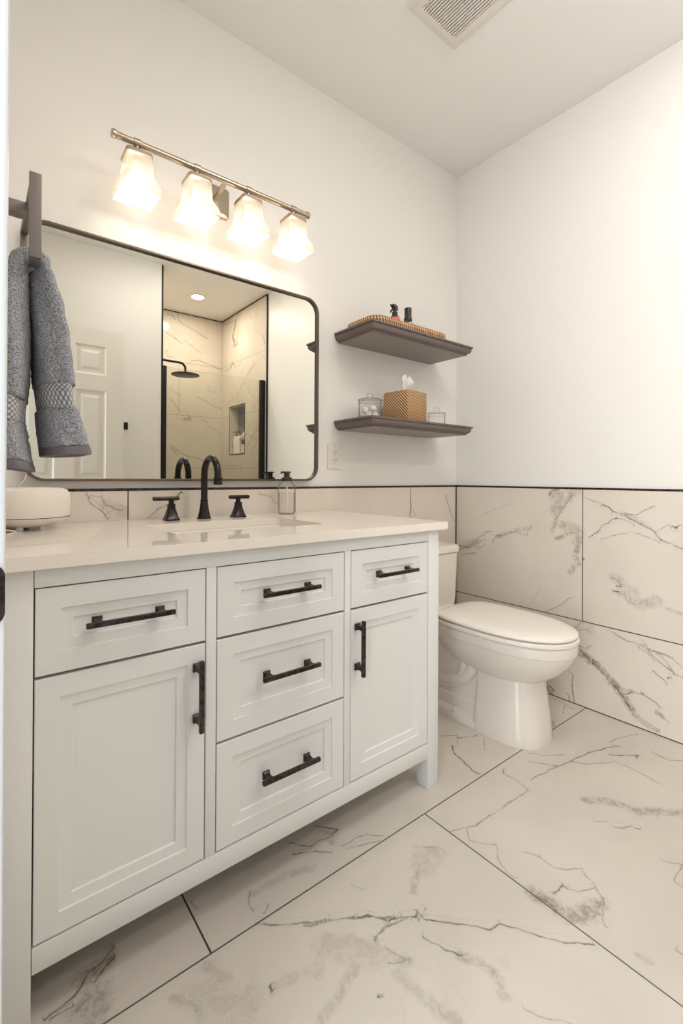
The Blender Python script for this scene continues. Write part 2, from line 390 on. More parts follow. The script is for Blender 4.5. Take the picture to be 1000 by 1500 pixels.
RIGHT_WALL_VEINS = [(0.01,0.65,[(1.657,0.619),(1.602,0.639),(1.572,0.662),(1.542,0.684),(1.512,0.713),(1.483,0.738),(1.447,0.746)]),
 (0.009,0.6,[(1.65,0.646),(1.587,0.641),(1.527,0.673),(1.483,0.703)]),
 (0.025,-0.45,[(1.657,0.632),(1.602,0.646),(1.542,0.678)]),
 (0.008,0.6,[(1.44,0.689),(1.413,0.729),(1.385,0.725),(1.352,0.741),(1.306,0.751),(1.243,0.745),(1.219,0.793)]),
 (0.012,-0.4,[(1.413,0.723),(1.332,0.748),(1.268,0.772),(1.225,0.781)]),
 (0.007,0.7,[(1.641,0.593),(1.541,0.619)]),
 (0.006,0.6,[(1.534,0.641),(1.483,0.67)]),
 (0.008,0.85,[(1.131,0.95),(1.114,0.967),(1.086,0.973)]),
 (0.03,-0.55,[(1.103,0.95),(1.081,0.924),(1.097,0.88)]),
 (0.012,-0.6,[(1.097,0.863),(1.1,0.819),(1.114,0.78)]),
 (0.02,-0.5,[(1.086,0.886),(1.059,0.914),(1.022,0.953)]),
 (0.02,-0.4,[(1.048,0.974),(0.996,0.969)]),
 (0.006,0.6,[(1.103,0.83),(1.07,0.876),(1.022,0.948)]),
 (0.01,-0.6,[(1.097,0.738),(1.058,0.763),(1.026,0.774)]),
 (0.025,-0.5,[(1.059,0.806),(1.016,0.799),(0.99,0.781),(1.0,0.738)]),
 (0.014,-0.6,[(0.995,0.775),(1.0,0.711),(1.01,0.668),(0.997,0.638),(1.031,0.596)]),
 (0.005,0.6,[(1.147,0.389),(1.09,0.429),(1.052,0.458),(1.026,0.48)]),
 (0.004,0.3,[(1.23,0.404),(1.176,0.488)]),
 (0.004,0.25,[(1.572,0.783),(1.441,0.854),(1.32,0.897)]),
 (0.005,0.45,[(0.965,0.939),(0.905,0.916),(0.896,0.911)]),
 (0.006,0.95,[(0.896,0.909),(0.867,0.897),(0.849,0.884),(0.812,0.873)]),
 (0.007,0.8,[(0.812,0.871),(0.768,0.85),(0.725,0.829),(0.692,0.809)]),
 (0.005,0.7,[(0.692,0.809),(0.668,0.783),(0.629,0.765),(0.591,0.751)]),
 (0.012,-0.3,[(0.812,0.881),(0.759,0.855),(0.717,0.83)]),
 (0.006,0.7,[(0.817,0.876),(0.759,0.873)]),
 (0.005,0.6,[(0.759,0.873),(0.726,0.896),(0.693,0.916)]),
 (0.006,0.7,[(0.949,0.764),(0.91,0.793),(0.881,0.831)]),
 (0.006,0.9,[(0.881,0.831),(0.858,0.846),(0.83,0.854)]),
 (0.004,0.5,[(0.83,0.854),(0.803,0.852),(0.768,0.831)]),
 (0.004,0.45,[(0.895,0.759),(0.848,0.779),(0.785,0.8),(0.734,0.791),(0.676,0.773)]),
 (0.004,0.45,[(0.692,0.809),(0.645,0.841)]),
 (0.006,1,[(0.633,0.837),(0.621,0.829),(0.605,0.844)]),
 (0.006,1,[(0.913,0.791),(0.909,0.785)]),
 (0.02,-0.35,[(0.848,0.605),(0.825,0.594),(0.794,0.561),(0.759,0.549)]),
 (0.022,-0.45,[(0.816,0.547),(0.776,0.516),(0.733,0.511),(0.684,0.536)]),
 (0.006,0.7,[(0.848,0.6),(0.825,0.59),(0.812,0.572),(0.834,0.568)]),
 (0.005,0.9,[(0.851,0.545),(0.828,0.548)]),
 (0.009,-0.35,[(0.684,0.517),(0.636,0.509),(0.591,0.502)]),
 (0.006,0.95,[(0.971,0.668),(0.966,0.661)]),
 (0.02,-1,[(1.024,0.255),(1.001,0.255),(0.975,0.234)]),
 (0.018,-0.95,[(0.995,0.251),(0.957,0.227),(0.914,0.211)]),
 (0.015,-0.8,[(0.914,0.211),(0.89,0.188),(0.855,0.156)]),
 (0.018,-1,[(0.849,0.152),(0.832,0.134),(0.81,0.117),(0.799,0.098)]),
 (0.018,-0.85,[(0.799,0.098),(0.777,0.07)]),
 (0.013,-0.6,[(0.777,0.064),(0.751,0.039),(0.714,0.025),(0.684,0.021)]),
 (0.006,0.85,[(1.017,0.27),(0.988,0.246),(0.951,0.222),(0.914,0.208)]),
 (0.006,0.8,[(0.902,0.196),(0.867,0.155),(0.838,0.138),(0.805,0.101),(0.777,0.064)]),
 (0.01,-0.7,[(0.816,0.134),(0.777,0.135)]),
 (0.005,0.8,[(0.799,0.119),(0.772,0.136),(0.735,0.144)]),
 (0.007,0.95,[(0.738,0.15),(0.714,0.135),(0.689,0.124),(0.669,0.112)]),
 (0.008,0.6,[(0.684,0.089),(0.669,0.078),(0.645,0.063)]),
 (0.01,-0.6,[(0.684,0.089),(0.669,0.081)]),
 (0.005,0.65,[(0.867,0.374),(0.833,0.359),(0.789,0.347),(0.746,0.344),(0.715,0.338)]),
 (0.006,0.8,[(0.715,0.338),(0.684,0.335),(0.655,0.33),(0.631,0.323)]),
 (0.006,0.7,[(0.725,0.335),(0.704,0.318),(0.679,0.297),(0.655,0.282),(0.626,0.263),(0.598,0.261),(0.57,0.26)]),
 (0.005,0.55,[(0.746,0.329),(0.715,0.315),(0.694,0.292)]),
 (0.005,0.6,[(0.694,0.252),(0.679,0.24),(0.65,0.221)]),
 (0.005,0.9,[(0.647,0.24),(0.633,0.248)]),
 (0.004,0.5,[(0.631,0.323),(0.602,0.299),(0.579,0.284)]),
 (0.004,0.5,[(0.733,0.368),(0.72,0.342)]),
 (0.004,0.5,[(0.674,0.327),(0.645,0.296),(0.626,0.269)]),
 (0.005,0.8,[(1.017,0.127),(1.023,0.085),(1.02,0.047),(1.01,0.012)]),
 (0.005,0.7,[(1.043,0.032),(1.033,0.007)]),
 (0.006,0.9,[(1.145,0.029),(1.121,0.038),(1.103,0.024)]),
 (0.006,0.85,[(1.138,0.026),(1.107,0.006)]),
 (0.004,0.5,[(1.05,0.149),(1.017,0.127)]),
 (0.006,0.6,[(1.02,0.335),(0.982,0.377)]),
 (0.004,0.5,[(1.017,0.336),(0.957,0.348),(0.948,0.344)]),
 (0.005,0.6,[(0.988,0.266),(0.957,0.271),(0.935,0.29)]),
 (0.02,-0.25,[(0.951,0.378),(0.939,0.343)]),
 (0.008,0.5,[(1.04,0.198),(1.014,0.216)])]
BACK_WALL_VEINS = [(0.006,0.7,[(0.282,0.969),(0.3,0.937),(0.329,0.91),(0.347,0.882)]),
 (0.006,0.55,[(0.282,0.963),(0.329,0.955),(0.341,0.929),(0.39,0.907)]),
 (0.02,-0.35,[(0.341,0.929),(0.39,0.914),(0.396,0.9),(0.353,0.902)]),
 (0.005,0.85,[(0.588,0.971),(0.57,0.95)]),
 (0.005,0.65,[(0.57,0.95),(0.563,0.936),(0.508,0.909),(0.474,0.876)]),
 (0.005,0.5,[(0.9,0.959),(0.956,0.942),(0.975,0.916)]),
 (0.006,0.6,[(1.777,0.913),(1.789,0.871),(1.759,0.831)]),
 (0.006,0.5,[(1.789,0.867),(1.82,0.828)]),
 (0.006,0.75,[(2.064,0.929),(2.089,0.861),(2.135,0.779)])]
SHOWER_BACK_VEINS = [(0.01,0.9,[(1.655,2.738),(1.668,2.67),(1.713,2.622),(1.792,2.599),(1.872,2.569),(1.981,2.518)]),
 (0.01,0.7,[(1.524,2.677),(1.573,2.694),(1.624,2.68),(1.636,2.651)]),
 (0.01,0.85,[(1.525,2.514),(1.6,2.478),(1.663,2.445),(1.708,2.421)]),
 (0.01,0.6,[(1.74,2.453),(1.82,2.402),(1.873,2.373),(1.914,2.353)]),
 (0.01,0.8,[(1.801,2.249),(1.887,2.27),(1.969,2.25),(2.053,2.229),(2.174,2.2)]),
 (0.01,0.6,[(2.078,2.738),(2.092,2.687)]),
 (0.01,0.7,[(1.526,2.275),(1.551,2.317),(1.564,2.262),(1.639,2.262)]),
 (0.01,0.8,[(1.869,1.88),(1.972,1.838),(2.069,1.794),(2.177,1.771)]),
 (0.01,0.5,[(1.984,2.032),(2.012,1.956),(2.097,1.952)]),
 (0.01,0.7,[(1.7,1.636),(1.759,1.628),(1.811,1.613),(1.778,1.707)]),
 (0.02,-0.6,[(1.746,1.627),(1.804,1.645)]),
 (0.01,0.65,[(1.918,1.648),(1.987,1.613)]),
 (0.01,0.9,[(1.588,1.355),(1.658,1.307),(1.735,1.259),(1.8,1.235),(1.88,1.231),(1.941,1.193)]),
 (0.01,0.8,[(1.594,1.323),(1.645,1.281),(1.671,1.25)]),
 (0.01,0.7,[(1.584,1.93),(1.641,1.899),(1.686,1.872)]),
 (0.01,0.8,[(1.585,1.829),(1.642,1.771),(1.687,1.705)]),
 (0.01,0.5,[(1.973,1.579),(2.071,1.546),(2.142,1.483)]),
 (0.01,0.6,[(2.158,1.362),(2.18,1.24),(2.159,1.171)])]
SHOWER_RIGHT_VEINS = [(0.01,0.9,[(-1.17,2.679),(-1.198,2.622),(-1.271,2.536),(-1.255,2.467),(-1.153,2.444),(-1.125,2.527)]),
 (0.02,-0.8,[(-1.199,2.648),(-1.256,2.506),(-1.195,2.389)]),
 (0.02,-0.6,[(-1.27,2.418),(-1.138,2.415)]),
 (0.01,0.7,[(-1.442,2.684),(-1.318,2.679),(-1.17,2.666)]),
 (0.01,0.8,[(-0.625,2.376),(-0.565,2.298),(-0.494,2.225),(-0.448,2.187)]),
 (0.012,-0.7,[(-1.312,2.191),(-1.267,2.235)]),
 (0.01,0.8,[(-1.435,2.18),(-1.312,2.191),(-1.252,2.232),(-1.193,2.176)]),
 (0.01,0.6,[(-1.079,2.275),(-1.05,2.206),(-1.135,2.184)]),
 (0.01,0.5,[(-0.611,2.18),(-0.516,2.115)]),
 (0.012,0.95,[(-0.758,2.144),(-0.86,2.084),(-0.966,2.016),(-1.075,1.933),(-1.188,1.833)]),
 (0.01,0.7,[(-0.911,1.933),(-0.857,1.852),(-0.767,1.803)]),
 (0.01,0.6,[(-0.83,1.703),(-0.753,1.742),(-0.679,1.762)]),
 (0.01,0.6,[(-1.43,1.798),(-1.307,1.836),(-1.247,1.867)]),
 (0.01,0.5,[(-0.829,1.666),(-0.753,1.706),(-0.803,1.639)]),
 (0.012,0.95,[(-0.652,1.512),(-0.75,1.466),(-0.826,1.411),(-0.917,1.331)]),
 (0.01,0.6,[(-0.959,1.457),(-0.852,1.425),(-0.674,1.378)]),
 (0.01,0.5,[(-1.011,1.261),(-1.037,1.161),(-1.092,1.074)]),
 (0.01,0.7,[(-1.421,1.142),(-1.268,1.153),(-1.122,1.137)]),
 (0.01,0.6,[(-0.85,1.206),(-0.749,1.334),(-0.7,1.415)]),
 (0.01,0.5,[(-0.49,1.847),(-0.444,1.863)])]

_rng = np.random.RandomState(3)
_lat = _rng.rand(64, 64)
def vnoise(x, y):
    xi = np.floor(x).astype(int); yi = np.floor(y).astype(int); fx = x-xi; fy = y-yi
    fx = fx*fx*(3-2*fx); fy = fy*fy*(3-2*fy)
    g = lambda a, b: _lat[a % 64, b % 64]
    return (g(xi, yi)*(1-fx)+g(xi+1, yi)*fx)*(1-fy)+(g(xi, yi+1)*(1-fx)+g(xi+1, yi+1)*fx)*fy
def fbm(x, y): return sum((vnoise(x*2**k+7*k, y*2**k+3*k)-.5)/1.7**k for k in range(4))
def vein_field(U, V, veins):
    Uw = U+.007*fbm(U*30, V*30); Vw = V+.007*fbm(U*30+31, V*30+17)
    N = U.size; CN = .016
    sd = np.full(N, .03); bs = np.zeros(N); best = np.full(N, CN); G = np.zeros(N); A = np.zeros(N)
    for wd, s, pts in veins:
        soft = s < 0; ww = wd*1.75 if soft else CN
        for (a, b), (c, d) in zip(pts, pts[1:]):
            m = np.nonzero((Uw > min(a, c)-ww) & (Uw < max(a, c)+ww) & (Vw > min(b, d)-ww) & (Vw < max(b, d)+ww))[0]
            if not len(m): continue
            x = Uw[m]-a; y = Vw[m]-b; dx, dy = c-a, d-b; L2 = max(dx*dx+dy*dy, 1e-9)
            tt = (x*dx+y*dy)/L2; t = np.clip(tt, 0, 1); dist = np.hypot(x-t*dx, y-t*dy)
            if soft:
                v = np.clip(1-dist/ww, 0, 1); k = v > G[m]; G[m[k]] = v[k]; A[m[k]] = -s
            else:
                k = dist < best[m]; mk = m[k]; best[mk] = dist[k]
                sg = np.where((x*dy-y*dx) >= 0, 1, -1); val = dist*np.where((tt < -.02) | (tt > 1.02), 1, sg)
                sd[mk] = val[k]; bs[mk] = s
    return sd, G, bs, A
def tile_panels(name, rects, plane, val, thick, veins, m, step=.004, fine=None, sign=1, kind='structure', parent=None):
    """tiles as thin slabs (one mesh): rects (u0,v0,u1,v1) on plane z/x/y = val, each with its veins as a colour attribute"""
    vs, fs, colr = [], [], []; off = 0
    P3 = {'z': lambda u, v, h: np.stack([u, v, np.full_like(u, h)], -1), 'x': lambda u, v, h: np.stack([np.full_like(u, h), u, v], -1),
          'y': lambda u, v, h: np.stack([u, np.full_like(u, h), v], -1)}[plane]
    for (u0, v0, u1, v1) in rects:
        st = step if veins is not None else 10
        nu = max(2, int((u1-u0)/st)+1); nv = max(2, int((v1-v0)/st)+1)
        U, V = np.meshgrid(np.linspace(u0, u1, nu), np.linspace(v0, v1, nv), indexing='ij')
        pts = P3(U, V, val).reshape(-1, 3)
        if veins is not None: fld = np.stack(vein_field(U.ravel(), V.ravel(), veins), -1)
        else: fld = np.zeros((nu*nv, 4))
        idx = (np.arange(nu*nv).reshape(nu, nv)+off)
        f = np.stack([idx[:-1, :-1], idx[1:, :-1], idx[1:, 1:], idx[:-1, 1:]], -1).reshape(-1, 4)
        vs.append(pts); fs.append(f); colr.append(fld); off += nu*nv
        # edges: a skirt round the tile down to the bed
        ring = np.concatenate([idx[:, 0], idx[-1, 1:], idx[-2::-1, -1], idx[0, -2:0:-1]])
        rp = pts[ring-off+nu*nv].copy(); ax = {'x': 0, 'y': 1, 'z': 2}[plane]; rp[:, ax] -= sign*thick
        low = np.arange(len(ring))+off; k = np.roll(np.arange(len(ring)), -1)
        vs.append(rp); colr.append(np.tile([.03, 0, 0, 0], (len(ring), 1))); fs.append(np.stack([ring, low, low[k], ring[k]], -1)); off += len(ring)
    vs = np.concatenate(vs); fs = np.concatenate(fs); cl = np.concatenate(colr)
    me = bpy.data.meshes.new(name); me.vertices.add(len(vs)); me.vertices.foreach_set('co', vs.ravel().astype('f'))
    me.loops.add(fs.size); me.loops.foreach_set('vertex_index', fs.ravel().astype('i'))
    me.polygons.add(len(fs)); me.polygons.foreach_set('loop_start', (np.arange(len(fs))*4).astype('i'))
    me.polygons.foreach_set('use_smooth', np.zeros(len(fs), bool)); me.update(calc_edges=True); me.validate()
    if veins is not None:
        ca = me.color_attributes.new('vein', 'FLOAT_COLOR', 'POINT')
        c4 = cl.astype('f'); ca.data.foreach_set('color', c4.ravel())
    me.materials.append(m)
    o = bpy.data.objects.new(name, me); C.objects.link(o)
    if parent is not None: o.parent = parent
    elif kind: o['kind'] = kind
    return o

# ================================================================== the room
W, D, H = 2.153, 1.676, 2.74           # tile faces of the right and back walls, ceiling height
PW, PD = 2.162, 1.685                  # painted faces behind the tile
SF, SB, SL = -.53, -1.53, 1.20         # shower: front, back and left planes
TOP = .975                             # top of the wainscot tile
G = .0022                              # half a joint

bm = bmesh.new(); box(bm, (-.14, -.52, -.06), (PW+.1, PD+.1, -.002)); box(bm, (SL-.1, SB-.1, -.06), (PW+.1, -.5, -.002))
floor = finish('floor', bm, M_grout, kind='structure')
fl = [(-.6, .96+G, .403-G, D), (.403+G, .96+G, W, D), (0, -.5, 1.083-G, .96-G), (1.083+G, -.5, W, .96-G)]
fl[0] = (.0, .96+G, .403-G, D)
tile_panels('floor_tile', [(.0, .96+G, .408-G, D), (.408+G, .96+G, W, D), (0, -.08, 1.087-G, .96-G), (1.087+G, -.08, W, .96-G)], 'z', 0, .004, FLOOR_VEINS, M_floor, .004, parent=floor)
tile_panels('floor_tile', [(0, -.5, 1.087-G, -.08-2*G), (1.087+G, -.5, W, -.08-2*G), (SL, SB, W, -.53)], 'z', 0, .004, None, M_floor, parent=floor)
simple('ceiling', (-.14, SB-.1, H), (PW+.1, PD+.1, H+.06), M_ceil, kind='structure')

def wall(name, boxes, m=M_wall):
    bm = bmesh.new()
    for a, b in boxes: box(bm, a, b)
    return finish(name, bm, m, kind='structure', smooth=False)
wb = wall('wall_back', [((-.14, PD, -.05), (PW+.1, PD+.1, H))])
NY0, NY1, NZ0, NZ1 = -1.325, -.975, 1.268, 1.764
wr = wall('wall_right', [((PW, SF, -.05), (PW+.12, PD, H)), ((PW, SB, -.05), (PW+.12, NY0, H)), ((PW, NY1, -.05), (PW+.12, SF, H)),
                    ((PW, NY0, -.05), (PW+.12, NY1, NZ0)), ((PW, NY0, NZ1), (PW+.12, NY1, H))])
wl = wall('wall_left', [((-.115, .425, -.05), (0, PD, H)), ((-.115, -.55, -.05), (0, -.33, H)), ((-.115, -.33, 2.08), (0, .425, H))])
wf = wall('wall_front', [((-.115, SF-.12, -.05), (SL-.009, SF, H)), ((SL-.12, SB-.1, -.05), (SL-.009, SF-.12, H))])
ws = wall('wall_shower', [((SL-.009, SB-.1, -.05), (PW+.12, SB-.009, H))])

# wainscot tile on the back and right walls
tile_panels('wall_tile', [(0, .378+G, .41-G, TOP), (.41+G, .378+G, 1.782-G, TOP), (1.782+G, .378+G, W-.003, TOP), (0, 0.004, 1.1-G, .378-G), (1.1+G, 0.004, W-.003, .378-G)],
            'y', D, .009, BACK_WALL_VEINS, M_wtile, .005, sign=-1, parent=wb)
simple('grout', (0, D+.002, 0), (W, PD, TOP-.002), M_grout, wb)
tile_panels('wall_tile', [(.976+G, .383+G, D-.003, TOP), (-.2, .383+G, .976-G, TOP), (.45+G, .004, D-.003, .383-G), (-.2, .004, .45-G, .383-G)],
            'x', W, .009, RIGHT_WALL_VEINS, M_wtile, .004, sign=-1, parent=wr)
tile_panels('wall_tile', [(SF, .383+G, -.2-2*G, TOP), (SF, .004, -.2-2*G, .383-G)], 'x', W, .009, None, M_wtile, sign=-1, parent=wr)
simple('grout', (W+.002, SF, 0), (PW, D, TOP-.002), M_grout, wr)
bm = bmesh.new(); box(bm, (0, D-.0015, TOP), (W, PD, TOP+.009), .001)
finish('trim_1', bm, M_bronze, kind='structure')
bm = bmesh.new(); box(bm, (W-.0015, SF, TOP), (PW, D-.0015, TOP+.009), .001)
finish('trim_2', bm, M_bronze, kind='structure')
simple('trim_3', (W-.006, D-.004, 0), (W, D-.0005, TOP), M_bronze, kind='structure')

# shower alcove tile, joints at 1.67 and 2.22
rows = [(.004, .56), (.56, 1.115), (1.115, 1.67), (1.67, 2.222), (2.222, H-.004)]
def cut(a, b, cuts): 
    e = [a]+[c for c in cuts if a < c < b]+[b]; return list(zip(e, e[1:]))
rb, rrr, rl = [], [], []
for i, (z0, z1) in enumerate(rows):
    for a, b in cut(SL, W, [1.68] if i % 2 else [1.02, 2.4]): rb.append((a+G/2, z0+G/2, b-G/2, z1-G/2))
    for a, b in cut(SB, SF, [-1.14] if i % 2 == 0 else []):
        zz0, zz1, yy0, yy1 = max(z0, NZ0), min(z1, NZ1), max(a, NY0), min(b, NY1)
        if zz0 < zz1 and yy0 < yy1:      # leave the niche open
            if a < yy0: rrr.append((a+G/2, z0+G/2, yy0, z1-G/2))
            if b > yy1: rrr.append((yy1, z0+G/2, b-G/2, z1-G/2))
            if z0 < zz0: rrr.append((yy0, z0+G/2, yy1, zz0))
            if z1 > zz1: rrr.append((yy0, zz1, yy1, z1-G/2))
        else: rrr.append((a+G/2, z0+G/2, b-G/2, z1-G/2))
    rl.append((SB, z0+G/2, SF, z1-G/2))
tile_panels('shower_tile', rb, 'y', SB, .007, SHOWER_BACK_VEINS, M_svein, .008, sign=1, parent=ws)
simple('grout', (SL, SB-.009, 0), (W, SB-.002, H), M_grout, ws)
tile_panels('shower_tile', rrr, 'x', W, .007, SHOWER_RIGHT_VEINS, M_svein, .008, sign=-1, parent=wr)
bm = bmesh.new()
for a, b in (((W+.002, SB, 0), (PW, NY0, H)), ((W+.002, NY1, 0), (PW, SF, H)), ((W+.002, NY0, 0), (PW, NY1, NZ0)), ((W+.002, NY0, NZ1), (PW, NY1, H))): box(bm, a, b)
finish('grout', bm, M_grout, wr)
tile_panels('shower_tile', rl, 'x', SL, .007, None, M_stile, sign=1, parent=wf)
# dark metal edges of the shower tile, floor to ceiling, and round its ceiling
simple('trim_4', (SL-.010, SF-.003, 0), (SL+.003, SF+.004, H), M_black, kind='structure')
simple('trim_5', (W-.004, SF-.001, TOP), (PW+.001, SF+.010, H), M_black, kind='structure')
bm = bmesh.new(); box(bm, (SL, SB, H-.008), (W, SB+.006, H-.001)); box(bm, (W-.006, SB, H-.008), (W, SF, H-.001)); box(bm, (SL, SF-.006, 0), (W, SF, .004))
finish('trim_6', bm, M_black, kind='structure')
# niche
bm = bmesh.new()
box(bm, (W, NY0, NZ0), (PW+.09, NY0+.006, NZ1)); box(bm, (W, NY1-.006, NZ0), (PW+.09, NY1, NZ1))
box(bm, (W, NY0, NZ0), (PW+.09, NY1, NZ0+.006)); box(bm, (W, NY0, NZ1-.006), (PW+.09, NY1, NZ1))
box(bm, (PW+.085, NY0, NZ0), (PW+.115, NY1, NZ1), mi=1)
M_mosaic = mat('grey_mosaic', lin(120, 116, 112), .3); q = NT(M_mosaic)
vo = q.n('ShaderNodeTexVoronoi', i_Scale=42.0); q.l(q.geo(), vo.inputs['Vector']); q.l(q.mix(vo.outputs['Distance'], lin(150, 146, 142), lin(84, 80, 78)), q.b.inputs['Base Color'])
finish('wall_niche', bm, [M_stile, M_mosaic], wr, smooth=False)
bm = bmesh.new(); e = .010
for a, b in (((NY0-e, NZ0-e), (NY0, NZ1+e)), ((NY1, NZ0-e), (NY1+e, NZ1+e)), ((NY0, NZ0-e), (NY1, NZ0)), ((NY0, NZ1), (NY1, NZ1+e))):
    box(bm, (W-.003, a[0], a[1]), (W+.004, b[0], b[1]))
finish('niche_trim', bm, M_black, wr)

# doorway in the left wall: jamb facing the camera, casing, strike plate
bm = bmesh.new()
box(bm, (-.125, .42, 0), (.004, .442, 2.08), .001); box(bm, (-.125, -.33, 0), (.004, -.312, 2.08), .001); box(bm, (-.125, -.33, 2.06), (.004, .44, 2.08), .001)
dj = finish('door_1', bm, M_trim, kind='structure')
bm = bmesh.new()
def casing(y0, y1, z0, z1):
    box(bm, (0.001, y0, z0), (.014, y1, z1), .002)
casing(.422, .49, 0, 2.06+.07); casing(-.38, -.315, 0, 2.13); casing(-.315, .422, 2.063, 2.13)
box(bm, (.001, .4205, 0), (.0195, .432, 2.063), .004)
finish('door_casing', bm, M_trim, dj)
bm = bmesh.new()
PZ = .936
R0 = [(.0032+p[0]*.92, .4178, PZ+p[1]*.94) for p in rrect(0, 0, .0158, .0222, .009, 8)]
R1 = [(.0032+p[0], .4190, PZ+p[1]) for p in rrect(0, 0, .0158, .0222, .009, 8)]
R2 = [(.0032+p[0], .4203, PZ+p[1]) for p in rrect(0, 0, .0158, .0222, .009, 8)]
loft(bm, [R0, R1, R2])
sp_ = finish('strike_plate', bm, M_bronze, dj)
bm = bmesh.new(); box(bm, (-.002, .4172, PZ-.006), (.010, .4177, PZ+.004), .0002); finish('latch_opening', bm, M_gap, sp_)
for z in (PZ-.0155, PZ+.0115):
    bm = bmesh.new(); lathe(bm, (.011, .4170, z), [(.0016, 0), (.0018, .0007)], 12, ax='y'); finish('screw', bm, M_nickel, sp_)

# the open door leaf, seen in the mirror
X0, X1, YF, YB, ZT = .105, .835, -.215, -.25, 2.03
dr = bpy.data.objects.new('door_2', None); C.objects.link(dr); dr.location = (X0, (YF+YB)/2, 0); dr['kind'] = 'structure'
def loc(p): return (p[0]-X0, p[1]-(YF+YB)/2, p[2])
bm = bmesh.new()
cols = [(.225, .415), (.53, .722)]; rws = [(.22, .80), (1.00, 1.615), (1.72, 1.92)]
xs = sorted({X0, X1, *[v for c in cols for v in c]}); zs = sorted({.01, ZT, *[v for r in rws for v in r]})
for i in range(len(xs)-1):
    for j in range(len(zs)-1):
        if (xs[i], xs[i+1]) in cols and (zs[j], zs[j+1]) in rws:
            a, b, c, d = xs[i], xs[i+1], zs[j], zs[j+1]
            for Y, sg in ((YF, -1), (YB, 1)):
                rr = [[loc(p) for p in ((a+o, Y+sg*h, c+o), (b-o, Y+sg*h, c+o), (b-o, Y+sg*h, d-o), (a+o, Y+sg*h, d-o))] for o, h in ((0, 0), (.006, .006), (.014, .010), (.034, .010), (.052, .003))]
                loft(bm, rr, False, True)
        else:
            for Y in (YF, YB):
                bm.faces.new([bm.verts.new(loc(p)) for p in ((xs[i], Y, zs[j]), (xs[i+1], Y, zs[j]), (xs[i+1], Y, zs[j+1]), (xs[i], Y, zs[j+1]))])
for a, b in (((X0, YB, .01), (X0, YF, ZT)), ((X1, YB, .01), (X1, YF, ZT))):
    bm.faces.new([bm.verts.new(loc(p)) for p in ((a[0], YB, .01), (a[0], YF, .01), (a[0], YF, ZT), (a[0], YB, ZT))])
for z in (.01, ZT): bm.faces.new([bm.verts.new(loc(p)) for p in ((X0, YB, z), (X0, YF, z), (X1, YF, z), (X1, YB, z))])
bmesh.ops.remove_doubles(bm, verts=bm.verts, dist=1e-5)
finish('door_leaf', bm, M_door, dr, smooth=False)
bm = bmesh.new(); lathe(bm, loc((.775, YF, .93)), [(.032, 0), (.032, .006), (.012, .010), (.012, .035), (.027, .045), (.029, .058), (.022, .068), (.001, .070)], 24, ax='y')
finish('door_knob', bm, M_bronze, dr)

# ================================================================== ceiling vent
v = thing('ceiling_vent', 'square white exhaust vent with narrow slats in the ceiling', 'vent', (1.3615, 1.05, H))
bm = bmesh.new(); a, b = .1355, .1355; gx, gy = .0935, .098
ri = [[(sx*(a+o), sy*(b+o), z) for sx, sy in ((-1, -1), (1, -1), (1, 1), (-1, 1))] for o, z in ((0, 0), (0, -.006), (-.010, -.012))]
ri += [[(sx*gx, sy*gy, z) for sx, sy in ((-1, -1), (1, -1), (1, 1), (-1, 1))] for z in (-.013, -.003)]
loft(bm, ri, False, False); finish('vent_frame', bm, M_white, v)
bm = bmesh.new(); box(bm, (-gx, -gy, -.003), (gx, gy, -.0015)); finish('backing', bm, M_gap, v)
ns = 17
for i in range(ns):
    x = -gx+(i+.5)*2*gx/ns; bm = bmesh.new()
    prism(bm, [(x-.0035, -.013), (x+.0028, -.013), (x+.0042, -.0035), (x-.0020, -.0035)], -gy, gy)
    finish('slat', bm, M_white, v)

# ================================================================== vanity
F = 1.027; VX0, VX1 = .039, 1.228; CT = .877; CB = .851
van = thing('vanity_cabinet', 'white painted bathroom vanity with five drawers and two doors on legs', 'cabinet', ((VX0+VX1)/2, (F+D)/2, 0))
def vl(p): return (p[0]-(VX0+VX1)/2, p[1]-(F+D)/2, p[2])
def vbox(bm, a, b, bev=.0015): box(bm, vl(a), vl(b), bev)
bm = bmesh.new()
for x0, x1, z0 in ((.0905, 1.1765, .815),): vbox(bm, (x0, F, z0), (x1, F+.02, .849))
vbox(bm, (.0905, F, .102), (1.1765, F+.02, .151))
vbox(bm, (.4205, F+.0003, .151), (.4445, F+.02, .815), .001); vbox(bm, (.8255, F+.0003, .151), (.8465, F+.02, .815), .001)
finish('face_frame', bm, M_cab, van)
bm = bmesh.new()
vbox(bm, (VX0+.004, F+.04, .12), (VX0+.02, D-.02, .849)); vbox(bm, (VX1-.02, F+.04, .12), (VX1-.004, D-.02, .849))
vbox(bm, (VX0+.01, F+.022, .12), (VX1-.01, D-.01, .135)); vbox(bm, (VX0+.01, D-.03, .12), (VX1-.01, D-.02, .849))
finish('carcass', bm, M_cab, van)
for x0, x1 in ((VX0, .0895), (1.1775, VX1)):
    for y0 in (F, D-.06):
        bm = bmesh.new(); vbox(bm, (x0, y0-.0005, 0), (x1, y0+.05, .849), .002); finish('leg', bm, M_cab, van)
